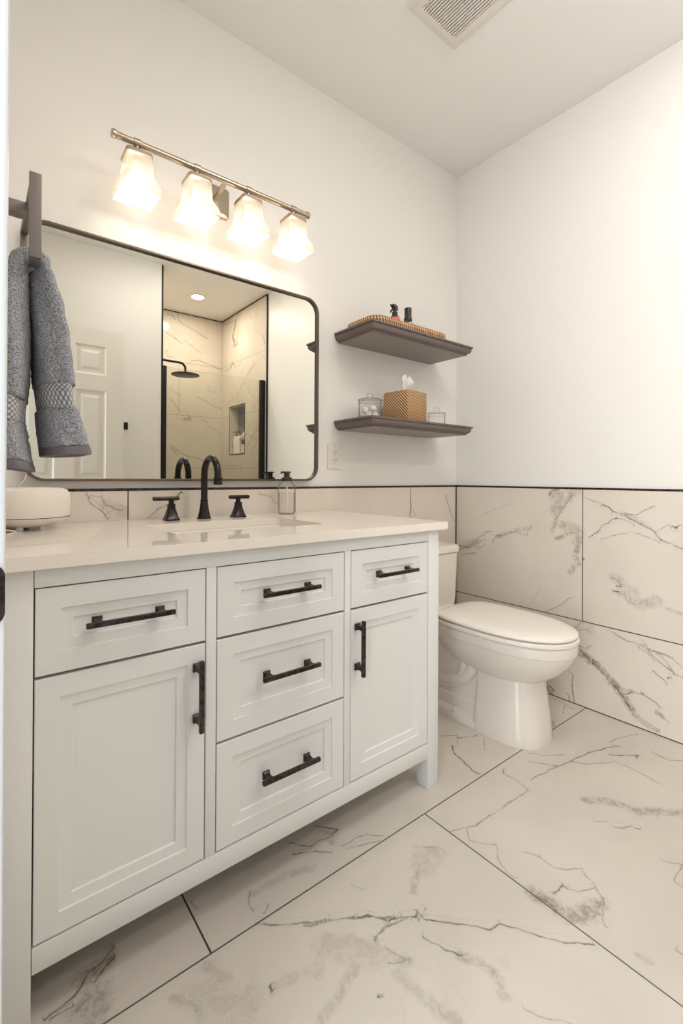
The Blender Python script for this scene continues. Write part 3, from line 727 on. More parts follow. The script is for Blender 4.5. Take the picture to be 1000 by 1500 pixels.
def pull(parent, x, z, vert=False, L=.168):
    """bar pull with two flared square posts; x,z is its centre on the front"""
    bm = bmesh.new(); h = L/2; pc = L*.36
    y0 = F-.002
    def P(u, y, t): return vl((x+t, y, z+u)) if vert else vl((x+u, y, z+t))
    def bx(u0, u1, ya, yb, t0, t1, bev=.0008):
        p, r = P(u0, ya, t0), P(u1, yb, t1); box(bm, [min(a, b) for a, b in zip(p, r)], [max(a, b) for a, b in zip(p, r)], bev)
    bx(-h, h, y0-.034, y0-.024, -.005, .005, .0012)
    for s in (-1, 1):
        rings = []
        for y, ru, rt_ in ((0, .0095, .0095), (-.004, .0095, .0095), (-.008, .0065, .0065), (-.019, .0055, .005), (-.026, .0075, .005)):
            rings.append([P(s*pc+a*ru, y0+y, b*rt_) for a, b in ((-1, -1), (1, -1), (1, 1), (-1, 1))])
        loft(bm, rings)
    o = finish('handle', bm, M_bronze, parent, angle=25)
    return o
def front(name, x0, x1, z0, z1, handle):
    g = .0016; bm = bmesh.new(); x0 += g; x1 -= g; z0 += g; z1 -= g
    fl_ = F+.0005
    def rg(o, h): return [vl(p) for p in ((x0+o, fl_+h, z0+o), (x1-o, fl_+h, z0+o), (x1-o, fl_+h, z1-o), (x0+o, fl_+h, z1-o))]
    B = .040
    loft(bm, [rg(0, .019), rg(0, .0012), rg(.0012, 0), rg(B, 0), rg(B+.0015, .0035), rg(B+.006, .0045), rg(B+.022, .0055), rg(B+.024, .0095)], True, True)
    o = finish(name, bm, M_cab, van, angle=20)
    xc, zc = (x0+x1)/2, (z0+z1)/2
    if handle == 'h': pull(o, xc, zc+.006 if z1-z0 < .2 else zc+.008)
    else: pull(o, (x1-.020) if handle == 'r' else (x0+.020), z1-.105, True, .158)
    return o
front('drawer', .0905, .4195, .648, .814, 'h'); front('door', .0905, .4195, .153, .645, 'r')
front('drawer', .4455, .8245, .648, .814, 'h'); front('drawer', .4455, .8245, .405, .645, 'h'); front('drawer', .4455, .8245, .153, .402, 'h')
front('drawer', .8475, 1.1755, .648, .814, 'h'); front('door', .8475, 1.1755, .153, .645, 'l')

# countertop with the sink opening, and the basin under it
SX0, SX1, SY0, SY1 = .405, .875, 1.185, 1.475
bm = bmesh.new()
ox0, ox1, oy0, oy1 = .012, 1.252, 1.007, D-.001
inner = rrect((SX0+SX1)/2, (SY0+SY1)/2, (SX1-SX0)/2, (SY1-SY0)/2, .03, 6)
n_ = len(inner)
def outer(px, py):
    cx, cy = (SX0+SX1)/2, (SY0+SY1)/2; dx, dy = px-cx, py-cy
    return None
per = []
for k in range(n_):           # walk the outer rectangle with matching corners
    q4, r = divmod(k, 7); c = [(ox1, oy1), (ox0, oy1), (ox0, oy0), (ox1, oy0)][q4]
    per.append((c[0], c[1]))
def ringz(pts, z): return [bm.verts.new((p[0], p[1], z)) for p in pts]
it, ib = ringz(inner, CT), ringz(inner, CB)
cs = [(ox1, oy1), (ox0, oy1), (ox0, oy0), (ox1, oy0)]
ct, cb = ringz(cs, CT), ringz(cs, CB)
for top, (I, O) in ((True, (it, ct)), (False, (ib, cb))):
    for q4 in range(4):
        for r in range(6): bm.faces.new((O[q4], I[q4*7+r], I[q4*7+r+1]))
        nx = (q4+1) % 4; bm.faces.new((O[q4], I[q4*7+6], I[nx*7], O[nx]))
for k in range(n_): bm.faces.new((it[k], it[(k+1) % n_], ib[(k+1) % n_], ib[k]))
for k in range(4): bm.faces.new((ct[k], ct[(k+1) % 4], cb[(k+1) % 4], cb[k]))
bmesh.ops.recalc_face_normals(bm, faces=bm.faces)
es = [e for e in bm.edges if all(v in ct or v in cb for v in e.verts)]
bmesh.ops.bevel(bm, geom=es, offset=.0018, segments=2, affect='EDGES')
top = finish('countertop', bm, M_quartz, None)
tag(top, 'pale polished quartz countertop over the white vanity', 'countertop')
bm = bmesh.new(); cx, cy = (SX0+SX1)/2, (SY0+SY1)/2; hx, hy = (SX1-SX0)/2, (SY1-SY0)/2
prof = [(.012, 0, .03), (.0, 0, .03), (-.004, -.004, .03), (-.008, -.05, .035), (-.014, -.10, .045), (-.030, -.125, .05), (-.07, -.135, .05), (-.12, -.138, .02)]
loft(bm, [rrect(0, 0, hx+o, hy+o, max(r, .012), 6, z) for o, z, r in prof], False, True)
snk = thing('sink_basin', 'white undermount rectangular sink basin set into the countertop', 'sink', (cx, cy, CB-.0005))
finish('bowl', bm, M_porc, snk)
bm = bmesh.new(); lathe(bm, (0, 0, -.138), [(.022, 0), (.022, .003), (.018, .004), (.016, .002)], 24); finish('drain', bm, M_bronze, snk)

# faucet set
ft = thing('sink_faucet', 'dark bronze gooseneck faucet spout at the middle behind the sink', 'faucet', (.640, 1.590, CT))
bm = bmesh.new(); lathe(bm, (0, 0, 0), [(.024, 0), (.0245, .003), (.0235, .005), (.022, .006), (.0205, .012), (.0165, .030), (.0145, .046), (.0125, .058), (.0135, .060), (.0135, .064), (.0118, .066)], 32)
finish('spout_base', bm, M_faucet, ft)
path = [(0, 0, .05), (0, 0, .11), (0, 0, .150)]
Rr = .058
for i in range(1, 17):
    a = PI*i/16; path.append((0, -Rr+Rr*math.cos(a), .152+Rr*math.sin(a)*1.02))
path.append((0, -2*Rr-.001, .142))
bm = bmesh.new(); tube(bm, path, .0115, 20); finish('spout', bm, M_faucet, ft)
bm = bmesh.new(); lathe(bm, (0, -2*Rr-.001, .120), [(.012, 0), (.0155, .002), (.0155, .006), (.0135, .010), (.0135, .018), (.0145, .020), (.0145, .024), (.012, .026)], 24); finish('aerator', bm, M_faucet, ft)
def fhandle(x, label, x0, x1):
    h = thing('faucet_handle', label, 'faucet handle', (x, 1.586, CT), group='pair of lever handles beside the spout')
    bm = bmesh.new()
    rings = [rrect(0, 0, r, r, r*k, 4, z) for r, z, k in ((.024, 0, .25), (.024, .003, .25), (.022, .005, .25), (.0175, .018, .3), (.0125, .040, .5), (.0115, .050, .6), (.0125, .052, .6), (.0125, .055, .6))]
    loft(bm, rings); finish('handle_base', bm, M_faucet, h)
    bm = bmesh.new(); lathe(bm, (0, 0, .054), [(.0088, 0), (.0088, .014)], 20); finish('stem', bm, M_faucet, h)
    bm = bmesh.new(); R = []
    tube(bm, [(x0, 0, .073), (x0+.002, 0, .073), (x1-.002, 0, .073), (x1, 0, .073)], [.0055, .0072, .0072, .0055], 16); finish('lever', bm, M_faucet, h)
fhandle(.524, 'dark bronze lever handle left of the faucet spout', -.060, .026)
fhandle(.768, 'dark bronze lever handle right of the faucet spout', -.036, .044)

# soap dispenser
sd = thing('soap_dispenser', 'clear ribbed soap bottle with dark pump at the back right of the counter', 'soap dispenser', (.985, 1.600, CT))
bm = bmesh.new(); n = 48; rings = []
prof = [(.030, 0), (.0345, .004), (.036, .010), (.036, .098), (.035, .106), (.031, .118), (.022, .127), (.0185, .131), (.0185, .134)]
for r, z in prof: rings.append([((r*(1-.012*(i % 2 if .012 < z < .1 else 0)))*math.cos(2*PI*i/n), (r*(1-.012*(i % 2 if .012 < z < .1 else 0)))*math.sin(2*PI*i/n), z) for i in range(n)])
loft(bm, rings, True, False)
finish('bottle', bm, M_glassy, sd, angle=50)
bm = bmesh.new(); lathe(bm, (0, 0, 0), [(.029, .006), (.0315, .012), (.0315, .086)], 32); finish('liquid_soap', bm, M_soap, sd)
bm = bmesh.new(); lathe(bm, (0, 0, .131), [(.0205, 0), (.0215, .002), (.0215, .012), (.019, .015), (.012, .016), (.0115, .030), (.0115, .034)], 28)
box(bm, (-.017, -.008, .163), (.015, .008, .170), .002); tube(bm, [(.010, 0, .1665), (-.024, 0, .1665), (-.027, 0, .162)], .0042, 12)
finish('pump', bm, M_dark, sd)
bm = bmesh.new(); tube(bm, [(0, 0, .13), (.001, 0, .07), (0, 0, .012)], .0025, 10); finish('dip_tube', bm, M_white, sd)

# speaker / diffuser on the counter, left
sk = thing('smart_speaker', 'white oval fabric-topped speaker on the left end of the counter', 'speaker', (.118, 1.545, CT))
def ov(r, z, n=56): return [(r*1.0*math.cos(2*PI*i/n), r*.92*math.sin(2*PI*i/n), z) for i in range(n)]
bm = bmesh.new(); loft(bm, [ov(.101, .0335), ov(.1025, .037), ov(.104, .055), ov(.104, .080), ov(.1015, .098), ov(.095, .108), ov(.083, .1125), ov(.06, .114), ov(.02, .114)])
M_mesh = mat('speaker_fabric', lin(238, 230, 220), .8); q = NT(M_mesh)
vo = q.n('ShaderNodeTexVoronoi', i_Scale=330.0); q.l(q.obj(), vo.inputs['Vector']); q.bump(vo.outputs['Distance'], .7, .0012)
finish('speaker_grille', bm, M_mesh, sk)
bm = bmesh.new(); loft(bm, [ov(.045, .007), ov(.060, .010), ov(.085, .020), ov(.098, .029), ov(.102, .0335)])
finish('speaker_base', bm, M_white, sk)
bm = bmesh.new(); loft(bm, [ov(.1022, .0330), ov(.1022, .0345)]); finish('seam', bm, M_gap, sk)
for px_, py_ in ((-.02, -.045), (.032, -.035), (.0, .05)):
    bm = bmesh.new(); lathe(bm, (px_, py_, 0), [(.008, 0), (.009, .002), (.009, .010)], 16); finish('foot', bm, M_white, sk)
cb_ = catmull([(.128, D-.004, 1.095), (.127, D-.012, 1.05), (.121, D-.016, 1.015), (.107, D-.018, .995), (.112, D-.014, .982), (.095, D-.012, .968), (.060, 1.64, .93), (.04, 1.625, .885), (.03, 1.56, .880), (.026, 1.49, .890), (.055, 1.455, .888), (.088, 1.462, .8795), (.075, 1.42, .8790), (.040, 1.36, .8790), (.018, 1.34, .8790)], 8)
bm = bmesh.new(); tube(bm, cb_, .0017, 8); cbo = finish('power_cord', bm, M_white)
tag(cbo, 'thin white power cord hanging down behind the white speaker', 'cord')

# ================================================================== mirror
MX0, MX1, MZ0, MZ1 = .113, 1.180, 1.008, 1.796
mx_, mz_ = (MX0+MX1)/2, (MZ0+MZ1)/2
mr = thing('wall_mirror', 'large rounded rectangular mirror with thin dark metal frame above the vanity', 'mirror', (mx_, PD, MZ0))
hx, hz = (MX1-MX0)/2, (MZ1-MZ0)/2
def mring(o, y, r): return [(p[0], y, p[1]+hz) for p in rrect(0, 0, hx+o, hz+o, max(r+o, .004), 12)]
bm = bmesh.new()
loft(bm, [mring(0, -.001, .062), mring(0, -.028, .062), mring(-.0015, -.030, .062), mring(-.0065, -.030, .062), mring(-.008, -.0285, .062), mring(-.008, -.010, .062)], False, False)
finish('mirror_frame', bm, M_frame, mr, angle=30)
bm = bmesh.new(); loft(bm, [mring(-.0082, -.002, .062), mring(-.0082, -.0175, .062)]); finish('mirror_pane', bm, M_mirror, mr, angle=30)

# ================================================================== vanity light
LX, LY, LZ = .692, PD-.125, 2.078
vlt = thing('vanity_light', 'brushed nickel bar wall light with four glowing frosted glass shades', 'wall light', (LX, PD, LZ))
bm = bmesh.new(); ly = LY-PD
tube(bm, [(-.362, ly, 0), (.362, ly, 0)], .0105, 20)
for s in (-1, 1): lathe(bm, (s*.366 if s < 0 else .350, ly, 0), [(.010, 0), (.0135, .003), (.0135, .012), (.0115, .016)], 20, ax='x')
finish('bar', bm, M_nickel, vlt)
bm = bmesh.new()
loft(bm, [[(p[0]+.012, y, p[1]-.012) for p in rrect(0, 0, .062-o, .058-o, .012, 5)] for y, o in ((0, 0), (-.010, 0), (-.014, .004), (-.020, .012))])
finish('backplate', bm, M_nickel, vlt)
bm = bmesh.new(); tube(bm, [(.012, -.018, -.012), (.012, -.05, -.012), (.010, ly+.01, -.002), (.010, ly, 0)], .0085, 16); finish('arm', bm, M_nickel, vlt)
for k in range(4):
    sx = -.291+.194*k
    bm = bmesh.new(); lathe(bm, (sx-.011, ly, 0), [(.0105, 0), (.0135, .001), (.0135, .021), (.0105, .022)], 20, ax='x')
    tube(bm, [(sx, ly, -.008), (sx, ly, -.035)], .0065, 14); finish('collar', bm, M_nickel, vlt)
    bm = bmesh.new()
    loft(bm, [rrect(sx, ly, r, r, r*.25, 4, z) for r, z in ((.020, -.028), (.024, -.033), (.039, -.041), (.0405, -.046), (.0405, -.054), (.038, -.055))])
    cp = finish('shade_cap', bm, M_nickel, vlt)
    bm = bmesh.new()
    pr = [(.0385, -.050, .14), (.0395, -.070, .14), (.0410, -.095, .14), (.0420, -.112, .14), (.0455, -.122, .12), (.0540, -.136, .10), (.0605, -.150, .08), (.0615, -.158, .08), (.0590, -.172, .08)]
    loft(bm, [rrect(sx, ly, r, r, r*c, 5, z) for r, z, c in pr], False, False)
    finish('glass_shade', bm, M_frost, vlt, angle=60)
    bm = bmesh.new(); lathe(bm, (sx, ly, -.055), [(.013, 0), (.013, -.022), (.012, -.026)], 18); finish('socket', bm, M_white, vlt)
    bm = bmesh.new(); lathe(bm, (sx, ly, -.080), [(.0118, 0), (.0125, -.008), (.019, -.024), (.0262, -.042), (.0285, -.056), (.0255, -.071), (.016, -.083), (.001, -.087)], 24)
    finish('bulb', bm, M_bulb, vlt)

# ================================================================== shelves
def shelf(z0, label):
    s = thing('wall_shelf', label, 'shelf', (1.622, PD, z0), group='pair of dark shelves beside the mirror')
    dB, dT = .238, .262; hb, ht = .316, .337; T = .041
    # moulded profile: out-offset, height
    pf = [(0, 0), (0, .004), (.0035, .0048), (.0035, .0062), (.0095, .009), (.0135, .0135), (.0160, .019), (.0170, .025), (.0165, .0325), (.0225, .033), (.0225, T)]
    def ring(o, z): return [(-hb-o, -.001, z), (-hb-o, -dB-o, z), (hb+o, -dB-o, z), (hb+o, -.001, z)]
    bm = bmesh.new(); loft(bm, [ring(o, z) for o, z in pf]); finish('moulding', bm, M_shelf, s, angle=25)
    bm = bmesh.new(); box(bm, (-hb+.006, -dB+.006, -.0012), (hb-.006, -.002, .001)); finish('underside_panel', bm, M_under, s)
    return z0+T
ZU = shelf(1.638, 'upper dark wooden wall shelf holding a shallow wicker tray')
ZL = shelf(1.2395, 'lower dark wooden wall shelf holding a wicker tissue box and jars')

# tray
tx, ty = 1.565, 1.557
tr_ = thing('wicker_tray', 'shallow light woven rattan tray on the upper dark shelf', 'tray', (tx, ty, ZU))
bm = bmesh.new(); per_ = 0; hx, hy = .242, .107
prof = [(0, 0), (.0, .003), (.003, .012), (.005, .024), (.004, .034), (-.002, .038), (-.008, .034), (-.009, .020), (-.009, .008)]
base = rrect(0, 0, hx, hy, .055, 10); cum = [0]
for a, b in zip(base, base[1:]+base[:1]): cum.append(cum[-1]+math.dist(a, b))
pl = [0]
for a, b in zip(prof, prof[1:]): pl.append(pl[-1]+math.dist(a, b))
loft(bm, [rrect(0, 0, hx+o, hy+o, .055+o, 10, z) for o, z in prof], False, False, uvs=lambda i, j: (cum[j], pl[i]))
finish('rim', bm, M_wtray, tr_, angle=80)
bm = bmesh.new(); loft(bm, [rrect(0, 0, hx-.002, hy-.002, .053, 10, z) for z in (0, .009)]); finish('tray_base', bm, M_wtray, tr_)
ZT_ = ZU+.0092
# spray bottle
sb = thing('spray_bottle', 'small brown spray bottle with black trigger and coral label in the tray', 'bottle', (1.530, 1.545, ZT_), rz=0.35)
bm = bmesh.new(); lathe(bm, (0, 0, 0), [(.024, 0), (.0265, .003), (.0265, .060), (.025, .072), (.019, .082), (.012, .088), (.011, .092)], 28); finish('bottle', bm, M_amber, sb)
bm = bmesh.new(); lathe(bm, (0, 0, 0), [(.0270, .056), (.0270, .066), (.0255, .0735), (.0245, .075)], 28, False, False); finish('label_band', bm, M_red, sb)
bm = bmesh.new(); lathe(bm, (0, 0, .088), [(.0125, 0), (.0130, .002), (.0130, .014), (.009, .016), (.009, .026)], 20)
prism(bm, [(.018, .114), (.019, .128), (.010, .136), (-.018, .135), (-.034, .130), (-.034, .124), (-.020, .122), (-.010, .112)], -.008, .008)
tube(bm, catmull([(-.012, 0, .120), (-.024, 0, .108), (-.036, 0, .100), (-.044, 0, .090)], 5), [.0042]*15+[.0028], 8)
finish('trigger_sprayer', bm, M_dark, sb)
b2 = thing('cosmetic_bottle', 'small clear bottle with tall black cap in the tray', 'bottle', (1.618, 1.545, ZT_))
bm = bmesh.new(); lathe(bm, (0, 0, 0), [(.022, 0), (.0245, .003), (.0245, .055), (.023, .066), (.019, .076), (.0165, .082)], 28); finish('bottle', bm, M_soap, b2)
bm = bmesh.new(); lathe(bm, (0, 0, .081), [(.0185, 0), (.019, .002), (.019, .012), (.0165, .014), (.0172, .056), (.0165, .060)], 28); finish('cap', bm, M_dark, b2)

# tissue box
tb = thing('tissue_box_cover', 'square woven wicker tissue box cover on the lower shelf', 'tissue box', (1.55, 1.478, ZL), rz=math.radians(6))
s_ = .148; sq = lambda o, z: [(p[0]+s_/2, p[1]+s_/2, z) for p in rrect(0, 0, s_/2+o, s_/2+o, .007, 4)]
bb = sq(0, 0); cum2 = [0]
for a, b in zip(bb, bb[1:]+bb[:1]): cum2.append(cum2[-1]+math.dist(a, b))
zz = [0, .004, .07, .140, .146, .148]; oo = [-.003, 0, .0005, 0, -.002, -.006]
bm = bmesh.new(); rings = [sq(o, z) for o, z in zip(oo, zz)]
rings.append([(p[0]*.45+s_/2*.55, p[1]*.3+s_/2*.7, .1485) for p in sq(-.006, .148)]); rings.append([(p[0], p[1], .13) for p in rings[-1]])
zz2 = zz+[.20, .22]
loft(bm, rings, True, False, uvs=lambda i, j: (cum2[j], zz2[i])); finish('woven_cover', bm, M_wicker, tb, angle=60)
bm = bmesh.new(); rings = []
for i in range(14):
    t = i/13; z = .125+.083*t; rr = []
    for k in range(40):
        a = 2*PI*k/40; r = (.010+.020*t)*(1+.28*math.sin(3*a+1.2+t)+.13*math.sin(7*a+3*t))
        rr.append((s_/2+r*1.25*math.cos(a), s_/2+r*.55*math.sin(a)+.006*math.sin(5*t), z+(.013*math.sin(2*a+.6)+.007*math.sin(5*a))*t*t*1.4))
    rings.append(rr)
loft(bm, rings, False, False)
o = finish('tissue', bm, M_tissue, None, angle=90); o.location = tb.location; o.rotation_euler = tb.rotation_euler
tag(o, 'white tissue sticking up out of the wicker box', 'tissue')

def jar(x, y, r, h, label):
    j = thing('glass_jar', label, 'jar', (x, y, ZL), group='glass jars beside the tissue box')
    bm = bmesh.new(); lathe(bm, (0, 0, 0), [(r*.94, 0), (r, .003), (r, h-.004), (r*1.0, h)], 40, True, False); finish('jar_body', bm, M_glassy, j, angle=50)
    bm = bmesh.new(); lathe(bm, (0, 0, h+.0005), [(r*.93, -.008), (r*.93, 0), (r*1.05, .0005), (r*1.06, .004), (r*1.0, .008), (r*.3, .012), (.006, .013), (.006, .016), (.013, .020), (.0155, .027), (.012, .034), (.001, .037)], 40)
    finish('lid', bm, M_glassy, j, angle=50)
    return j
JX, JY, JR, JH = 1.405, 1.575, .052, .088
jar(JX, JY, JR, JH, 'wider glass jar of cotton balls left of the wicker tissue box')
jar(1.862, 1.575, .044, .068, 'smaller glass jar right of the wicker tissue box')
def cball(x, y, z, r, seed):
    rnd = random.Random(seed); bm = bmesh.new(); bmesh.ops.create_icosphere(bm, subdivisions=3, radius=r)
    ph = [rnd.uniform(0, 6) for _ in range(6)]
    for v in bm.verts:
        n = v.co.normalized(); v.co *= 1+.07*math.sin(5*n.x+ph[0]+3*n.y)+.06*math.sin(7*n.z+ph[1])+.05*math.sin(9*n.y+ph[2])
    o = finish('cotton_ball', bm, M_cotton); o.location = (x, y, z)
    tag(o, 'white cotton ball inside the wider glass jar', 'cotton ball', 'cotton balls in the wide glass jar')
for i, (a, rr_, z) in enumerate([(0, .028, .021), (1.25, .029, .022), (2.5, .028, .021), (3.75, .029, .022), (5.0, .028, .021), (.6, .022, .046), (2.7, .021, .047), (4.7, .023, .048)]):
    cball(JX+rr_*math.cos(a), JY+rr_*math.sin(a), ZL+z, .0155, i)

# outlet
ol = thing('wall_outlet', 'white duplex wall outlet to the right of the mirror', 'outlet', (1.286, PD, 1.118))
bm = bmesh.new(); loft(bm, [[(p[0], y, p[1]) for p in rrect(0, 0, .037-o, .058-o, .004, 4)] for y, o in ((0, 0), (-.003, 0), (-.0055, .003))]); finish('cover_plate', bm, M_white, ol)
for s in (-1, 1):
    bm = bmesh.new(); loft(bm, [[(p[0], y, p[1]+s*.0195) for p in rrect(0, 0, .0165-o, .0165-o, .010, 6)] for y, o in ((-.005, 0), (-.0072, 0), (-.0078, .001))])
    r_ = finish('receptacle', bm, M_white, ol)
    bm = bmesh.new()
    for x in (-.0062, .0062): box(bm, (x-.0013, -.0081, s*.0195+.001), (x+.0013, -.0074, s*.0195+.0095))
    lathe(bm, (0, -.0081, s*.0195-.0065), [(.0027, 0), (.0027, .0008)], 14, ax='y'); finish('slots', bm, M_gap, r_)
for s in (-1, 1):
    bm = bmesh.new(); lathe(bm, (0, -.0065, s*.049), [(.0026, 0), (.003, .0012)], 12, ax='y'); finish('screw', bm, M_nickel, ol)

# ================================================================== towel ring and towel
RX, RY0, RY1, RZ0, RZ1 = .0585, .705, .885, 1.300, 1.408
rg_ = thing('towel_ring', 'dark bronze rectangular towel ring on the left wall above the counter', 'towel ring', (0, .795, RZ1))
def rl_(p): return (p[0], p[1]-.795, p[2]-RZ1)
bm = bmesh.new(); t_ = .0065
for a, b in (((RX-.005, RY0, RZ0), (RX+.0085, RY0+.006, RZ1)), ((RX-.003, RY1-.007, RZ0), (RX+.0075, RY1, RZ1)), ((RX-.003, RY0+.0071, RZ1-.007), (RX+.0075, RY1-.0071, RZ1)), ((RX-.003, RY0+.0071, RZ0), (RX+.0075, RY1-.0071, RZ0+.007))):
    box(bm, rl_(a), rl_(b), .0006)
finish('ring', bm, M_ring, rg_)
bm = bmesh.new(); box(bm, rl_((.006, .786, RZ1-.020)), rl_((RX-.002, .804, RZ1-.002)), .001); box(bm, rl_((0.0005, .770, RZ1-.036)), rl_((.008, .820, RZ1+.014)), .002); finish('wall_mount', bm, M_ring, rg_)

tw = thing('hand_towel', 'grey terry hand towel with woven bands hanging from the towel ring', 'towel', (RX, .795, RZ0))
def tring(cx, cy, hx, hy, z, sd, wob=.10, tilt=0, n=72, th=0):
    o = []
    for k in range(n):
        a = 2*PI*k/n; c, s = math.cos(a), math.sin(a)
        e = 1+wob*(.6*math.sin(3*a+sd)+.4*math.sin(5*a+2*sd+z*14)+.3*math.sin(2*a-sd))
        x = hx*e*(abs(c)**.85)*math.copysign(1, c); y = hy*e*(abs(s)**.85)*math.copysign(1, s)
        o.append((cx+x-RX, cy+y-.795, z-RZ0+tilt*x))
    return o
def flap(rows, sd, name='flap', m=M_terry, cap=True, jit=.0011, sub=6, u=1):
    """rows: (cx, cy, hx, hy, z, tilt) from top to bottom"""
    P = [Vector(r[:3]+(r[3],)) for r in rows]
    fine = []
    for i in range(len(rows)-1):
        for k in range(sub):
            t = k/sub; t2 = t*t*(3-2*t)
            fine.append(tuple(rows[i][q_]*(1-t2)+rows[i+1][q_]*t2 if q_ != 4 else rows[i][4]*(1-t)+rows[i+1][4]*t for q_ in range(6)))
    fine.append(rows[-1])
    rings = [tring(cx, cy, hx, hy, z, sd+z*3, tilt=tl) for cx, cy, hx, hy, z, tl in fine]
    rnd = random.Random(sd)
    if jit: rings = [[tuple(c+rnd.uniform(-jit, jit) for c in p) for p in r] for r in rings]
    bm = bmesh.new(); loft(bm, rings, cap, cap, uvs=lambda i, j: (j*.0025, i*(fine[0][4]-fine[-1][4])/len(fine)))
    return finish(name, bm, m, tw, angle=180)
# room-side flap (right in the photo): (centre x, centre y, half x, half y, z, tilt)
A_ = [(0.0665, 0.8, 0.0039, 0.06, 1.316, 0), (0.0692, 0.8, 0.0126, 0.066, 1.3122, 0), (0.075, 0.8, 0.0175, 0.072, 1.2915, 0), (0.0814, 0.8, 0.0209, 0.074, 1.2585, 0), (0.087, 0.8, 0.0228, 0.074, 1.2161, 0), (0.091, 0.8, 0.0228, 0.072, 1.1737, 0), (0.0925, 0.8, 0.0228, 0.07, 1.1501, 0)]
B_ = [(0.0925, 0.8, 0.0218, 0.069, 1.1501, 0), (0.094, 0.8, 0.0218, 0.068, 1.1388, 0), (0.097, 0.8, 0.0218, 0.067, 1.1171, 0), (0.0975, 0.8, 0.0223, 0.067, 1.1152, 0)]
C_ = [(0.0975, 0.8, 0.0247, 0.068, 1.1152, 0), (0.1005, 0.8, 0.0262, 0.07, 1.0982, 0), (0.105, 0.8, 0.0276, 0.071, 1.0747, 0.04), (0.107, 0.8, 0.0281, 0.072, 1.0643, 0.06)]
Hm = [(0.107, 0.8, 0.0283, 0.0725, 1.0643, 0.06), (0.1082, 0.8, 0.0291, 0.0735, 1.0587, 0.06), (0.109, 0.8, 0.0291, 0.073, 1.053, 0.06)]
flap(A_, 1.0); flap(B_, 1.6, 'woven_band', M_band, jit=0, sub=3); flap(C_, 1.6)
# wall-side flap (left in the photo)
A2 = [(0.052, 0.8, 0.004, 0.06, 1.316, 0), (0.048, 0.8, 0.015, 0.066, 1.3113, 0), (0.042, 0.8, 0.02, 0.072, 1.2916, 0), (0.038, 0.8, 0.0245, 0.074, 1.2542, 0), (0.037, 0.8, 0.0265, 0.074, 1.2073, 0), (0.036, 0.8, 0.0265, 0.074, 1.1604, 0), (0.0345, 0.8, 0.0255, 0.073, 1.1248, 0)]
B2 = [(0.0345, 0.8, 0.0245, 0.072, 1.1248, 0), (0.034, 0.8, 0.0235, 0.071, 1.1089, 0), (0.0335, 0.8, 0.0235, 0.07, 1.092, 0)]
C2 = [(0.0335, 0.8, 0.0255, 0.071, 1.092, 0), (0.0345, 0.8, 0.0265, 0.072, 1.0761, 0), (0.036, 0.8, 0.0275, 0.073, 1.0574, 0), (0.0375, 0.8, 0.029, 0.074, 1.0442, -0.1)]
H2 = [(0.0375, 0.8, 0.0293, 0.0745, 1.0442, -0.12), (0.0385, 0.8, 0.0305, 0.0755, 1.0386, -0.14), (0.039, 0.8, 0.0305, 0.075, 1.033, -0.14)]
flap(A2, 2.2); flap(B2, 2.9, 'woven_band', M_band, jit=0, sub=3); flap(C2, 3.0)
def hem(rows, sd):
    rings = [tring(cx, cy, hx, hy, z, sd+rows[0][4]*3, tilt=tl) for cx, cy, hx, hy, z, tl in rows]
    sh = lambda f, r, dz: [( (p[0]-rows[-1][0]+RX)*f+rows[-1][0]-RX, (p[1])*f, p[2]+dz) for p in r]
    rings += [sh(.93, rings[-1], -.0008), sh(.84, rings[-1], .001), sh(.82, rings[-1], .006), sh(.80, rings[-1], .022)]
    bm = bmesh.new(); loft(bm, rings, False, True); finish('hem', bm, M_hem, tw, angle=60)
hem(Hm, 1.6); hem(H2, 3.0)
# the folded middle lying over the lower bar of the ring
bm = bmesh.new(); rings = []
for i in range(25):
    y = .732+.126*i/24; e = math.sin(PI*min(1, (i+.8)/4))*0+min(1, .55+.15*min(i, 24-i)); rr = []
    for k in range(20):
        a = 2*PI*k/20; rr.append((.060-RX+.0235*e*math.cos(a)+.001*math.sin(y*90), y-.795, .013+.016*e*math.sin(a)+.0015*math.sin(y*70+a)))
    rings.append([tuple(c+random.uniform(-.001, .001) for c in p) for p in rr])
loft(bm, rings); finish('fold', bm, M_terry, tw, angle=180)

# ================================================================== toilet
TX, TYW = 1.735, 1.105
toi = thing('toilet', 'white one-piece toilet with closed lid between the vanity and tiled wall', 'toilet', (TX, 1.2, 0))
def egg(a, bf, bb, z, nf=2.15, nb=3.2, yw=TYW, n=64, dx=0):
    o = []
    for k in range(n):
        t = 2*PI*k/n; c, s = math.cos(t), math.sin(t)
        e = nb if s > 0 else nf; b = bb if s > 0 else bf
        x = a*math.copysign(abs(c)**(2/e), c); y = b*math.copysign(abs(s)**(2/e), s)
        o.append((x+dx, yw+y-1.2, z))
    return o
SE = [(.005, .405), (-.001, .408), (0, .412), (0, .420), (-.004, .424)]
bm = bmesh.new(); loft(bm, [egg(.186+o, .295+o, .258+o, z, nb=4.4) for o, z in ((-.006, .4045), (0, .407), (.001, .414), (0, .420), (-.006, .4225))]); finish('seat', bm, M_seat, toi)
bm = bmesh.new(); loft(bm, [egg(.185+o, .292+o, .262+o, z, nb=4.4) for o, z in ((-.006, .4268), (-.001, .429), (0, .434), (-.003, .440), (-.012, .4445), (-.05, .449), (-.11, .452))]); finish('lid', bm, M_seat, toi)
for s in (-1, 1):
    bm = bmesh.new(); tube(bm, [(s*.065-.02, 1.380-1.2, .424), (s*.065+.02, 1.380-1.2, .424)], .010, 14); finish('hinge', bm, M_seat, toi)
bm = bmesh.new(); box(bm, (-.190, 1.08-1.2, .3985), (-.170, 1.105-1.2, .4045), .002); finish('bumper', bm, M_seat, toi)
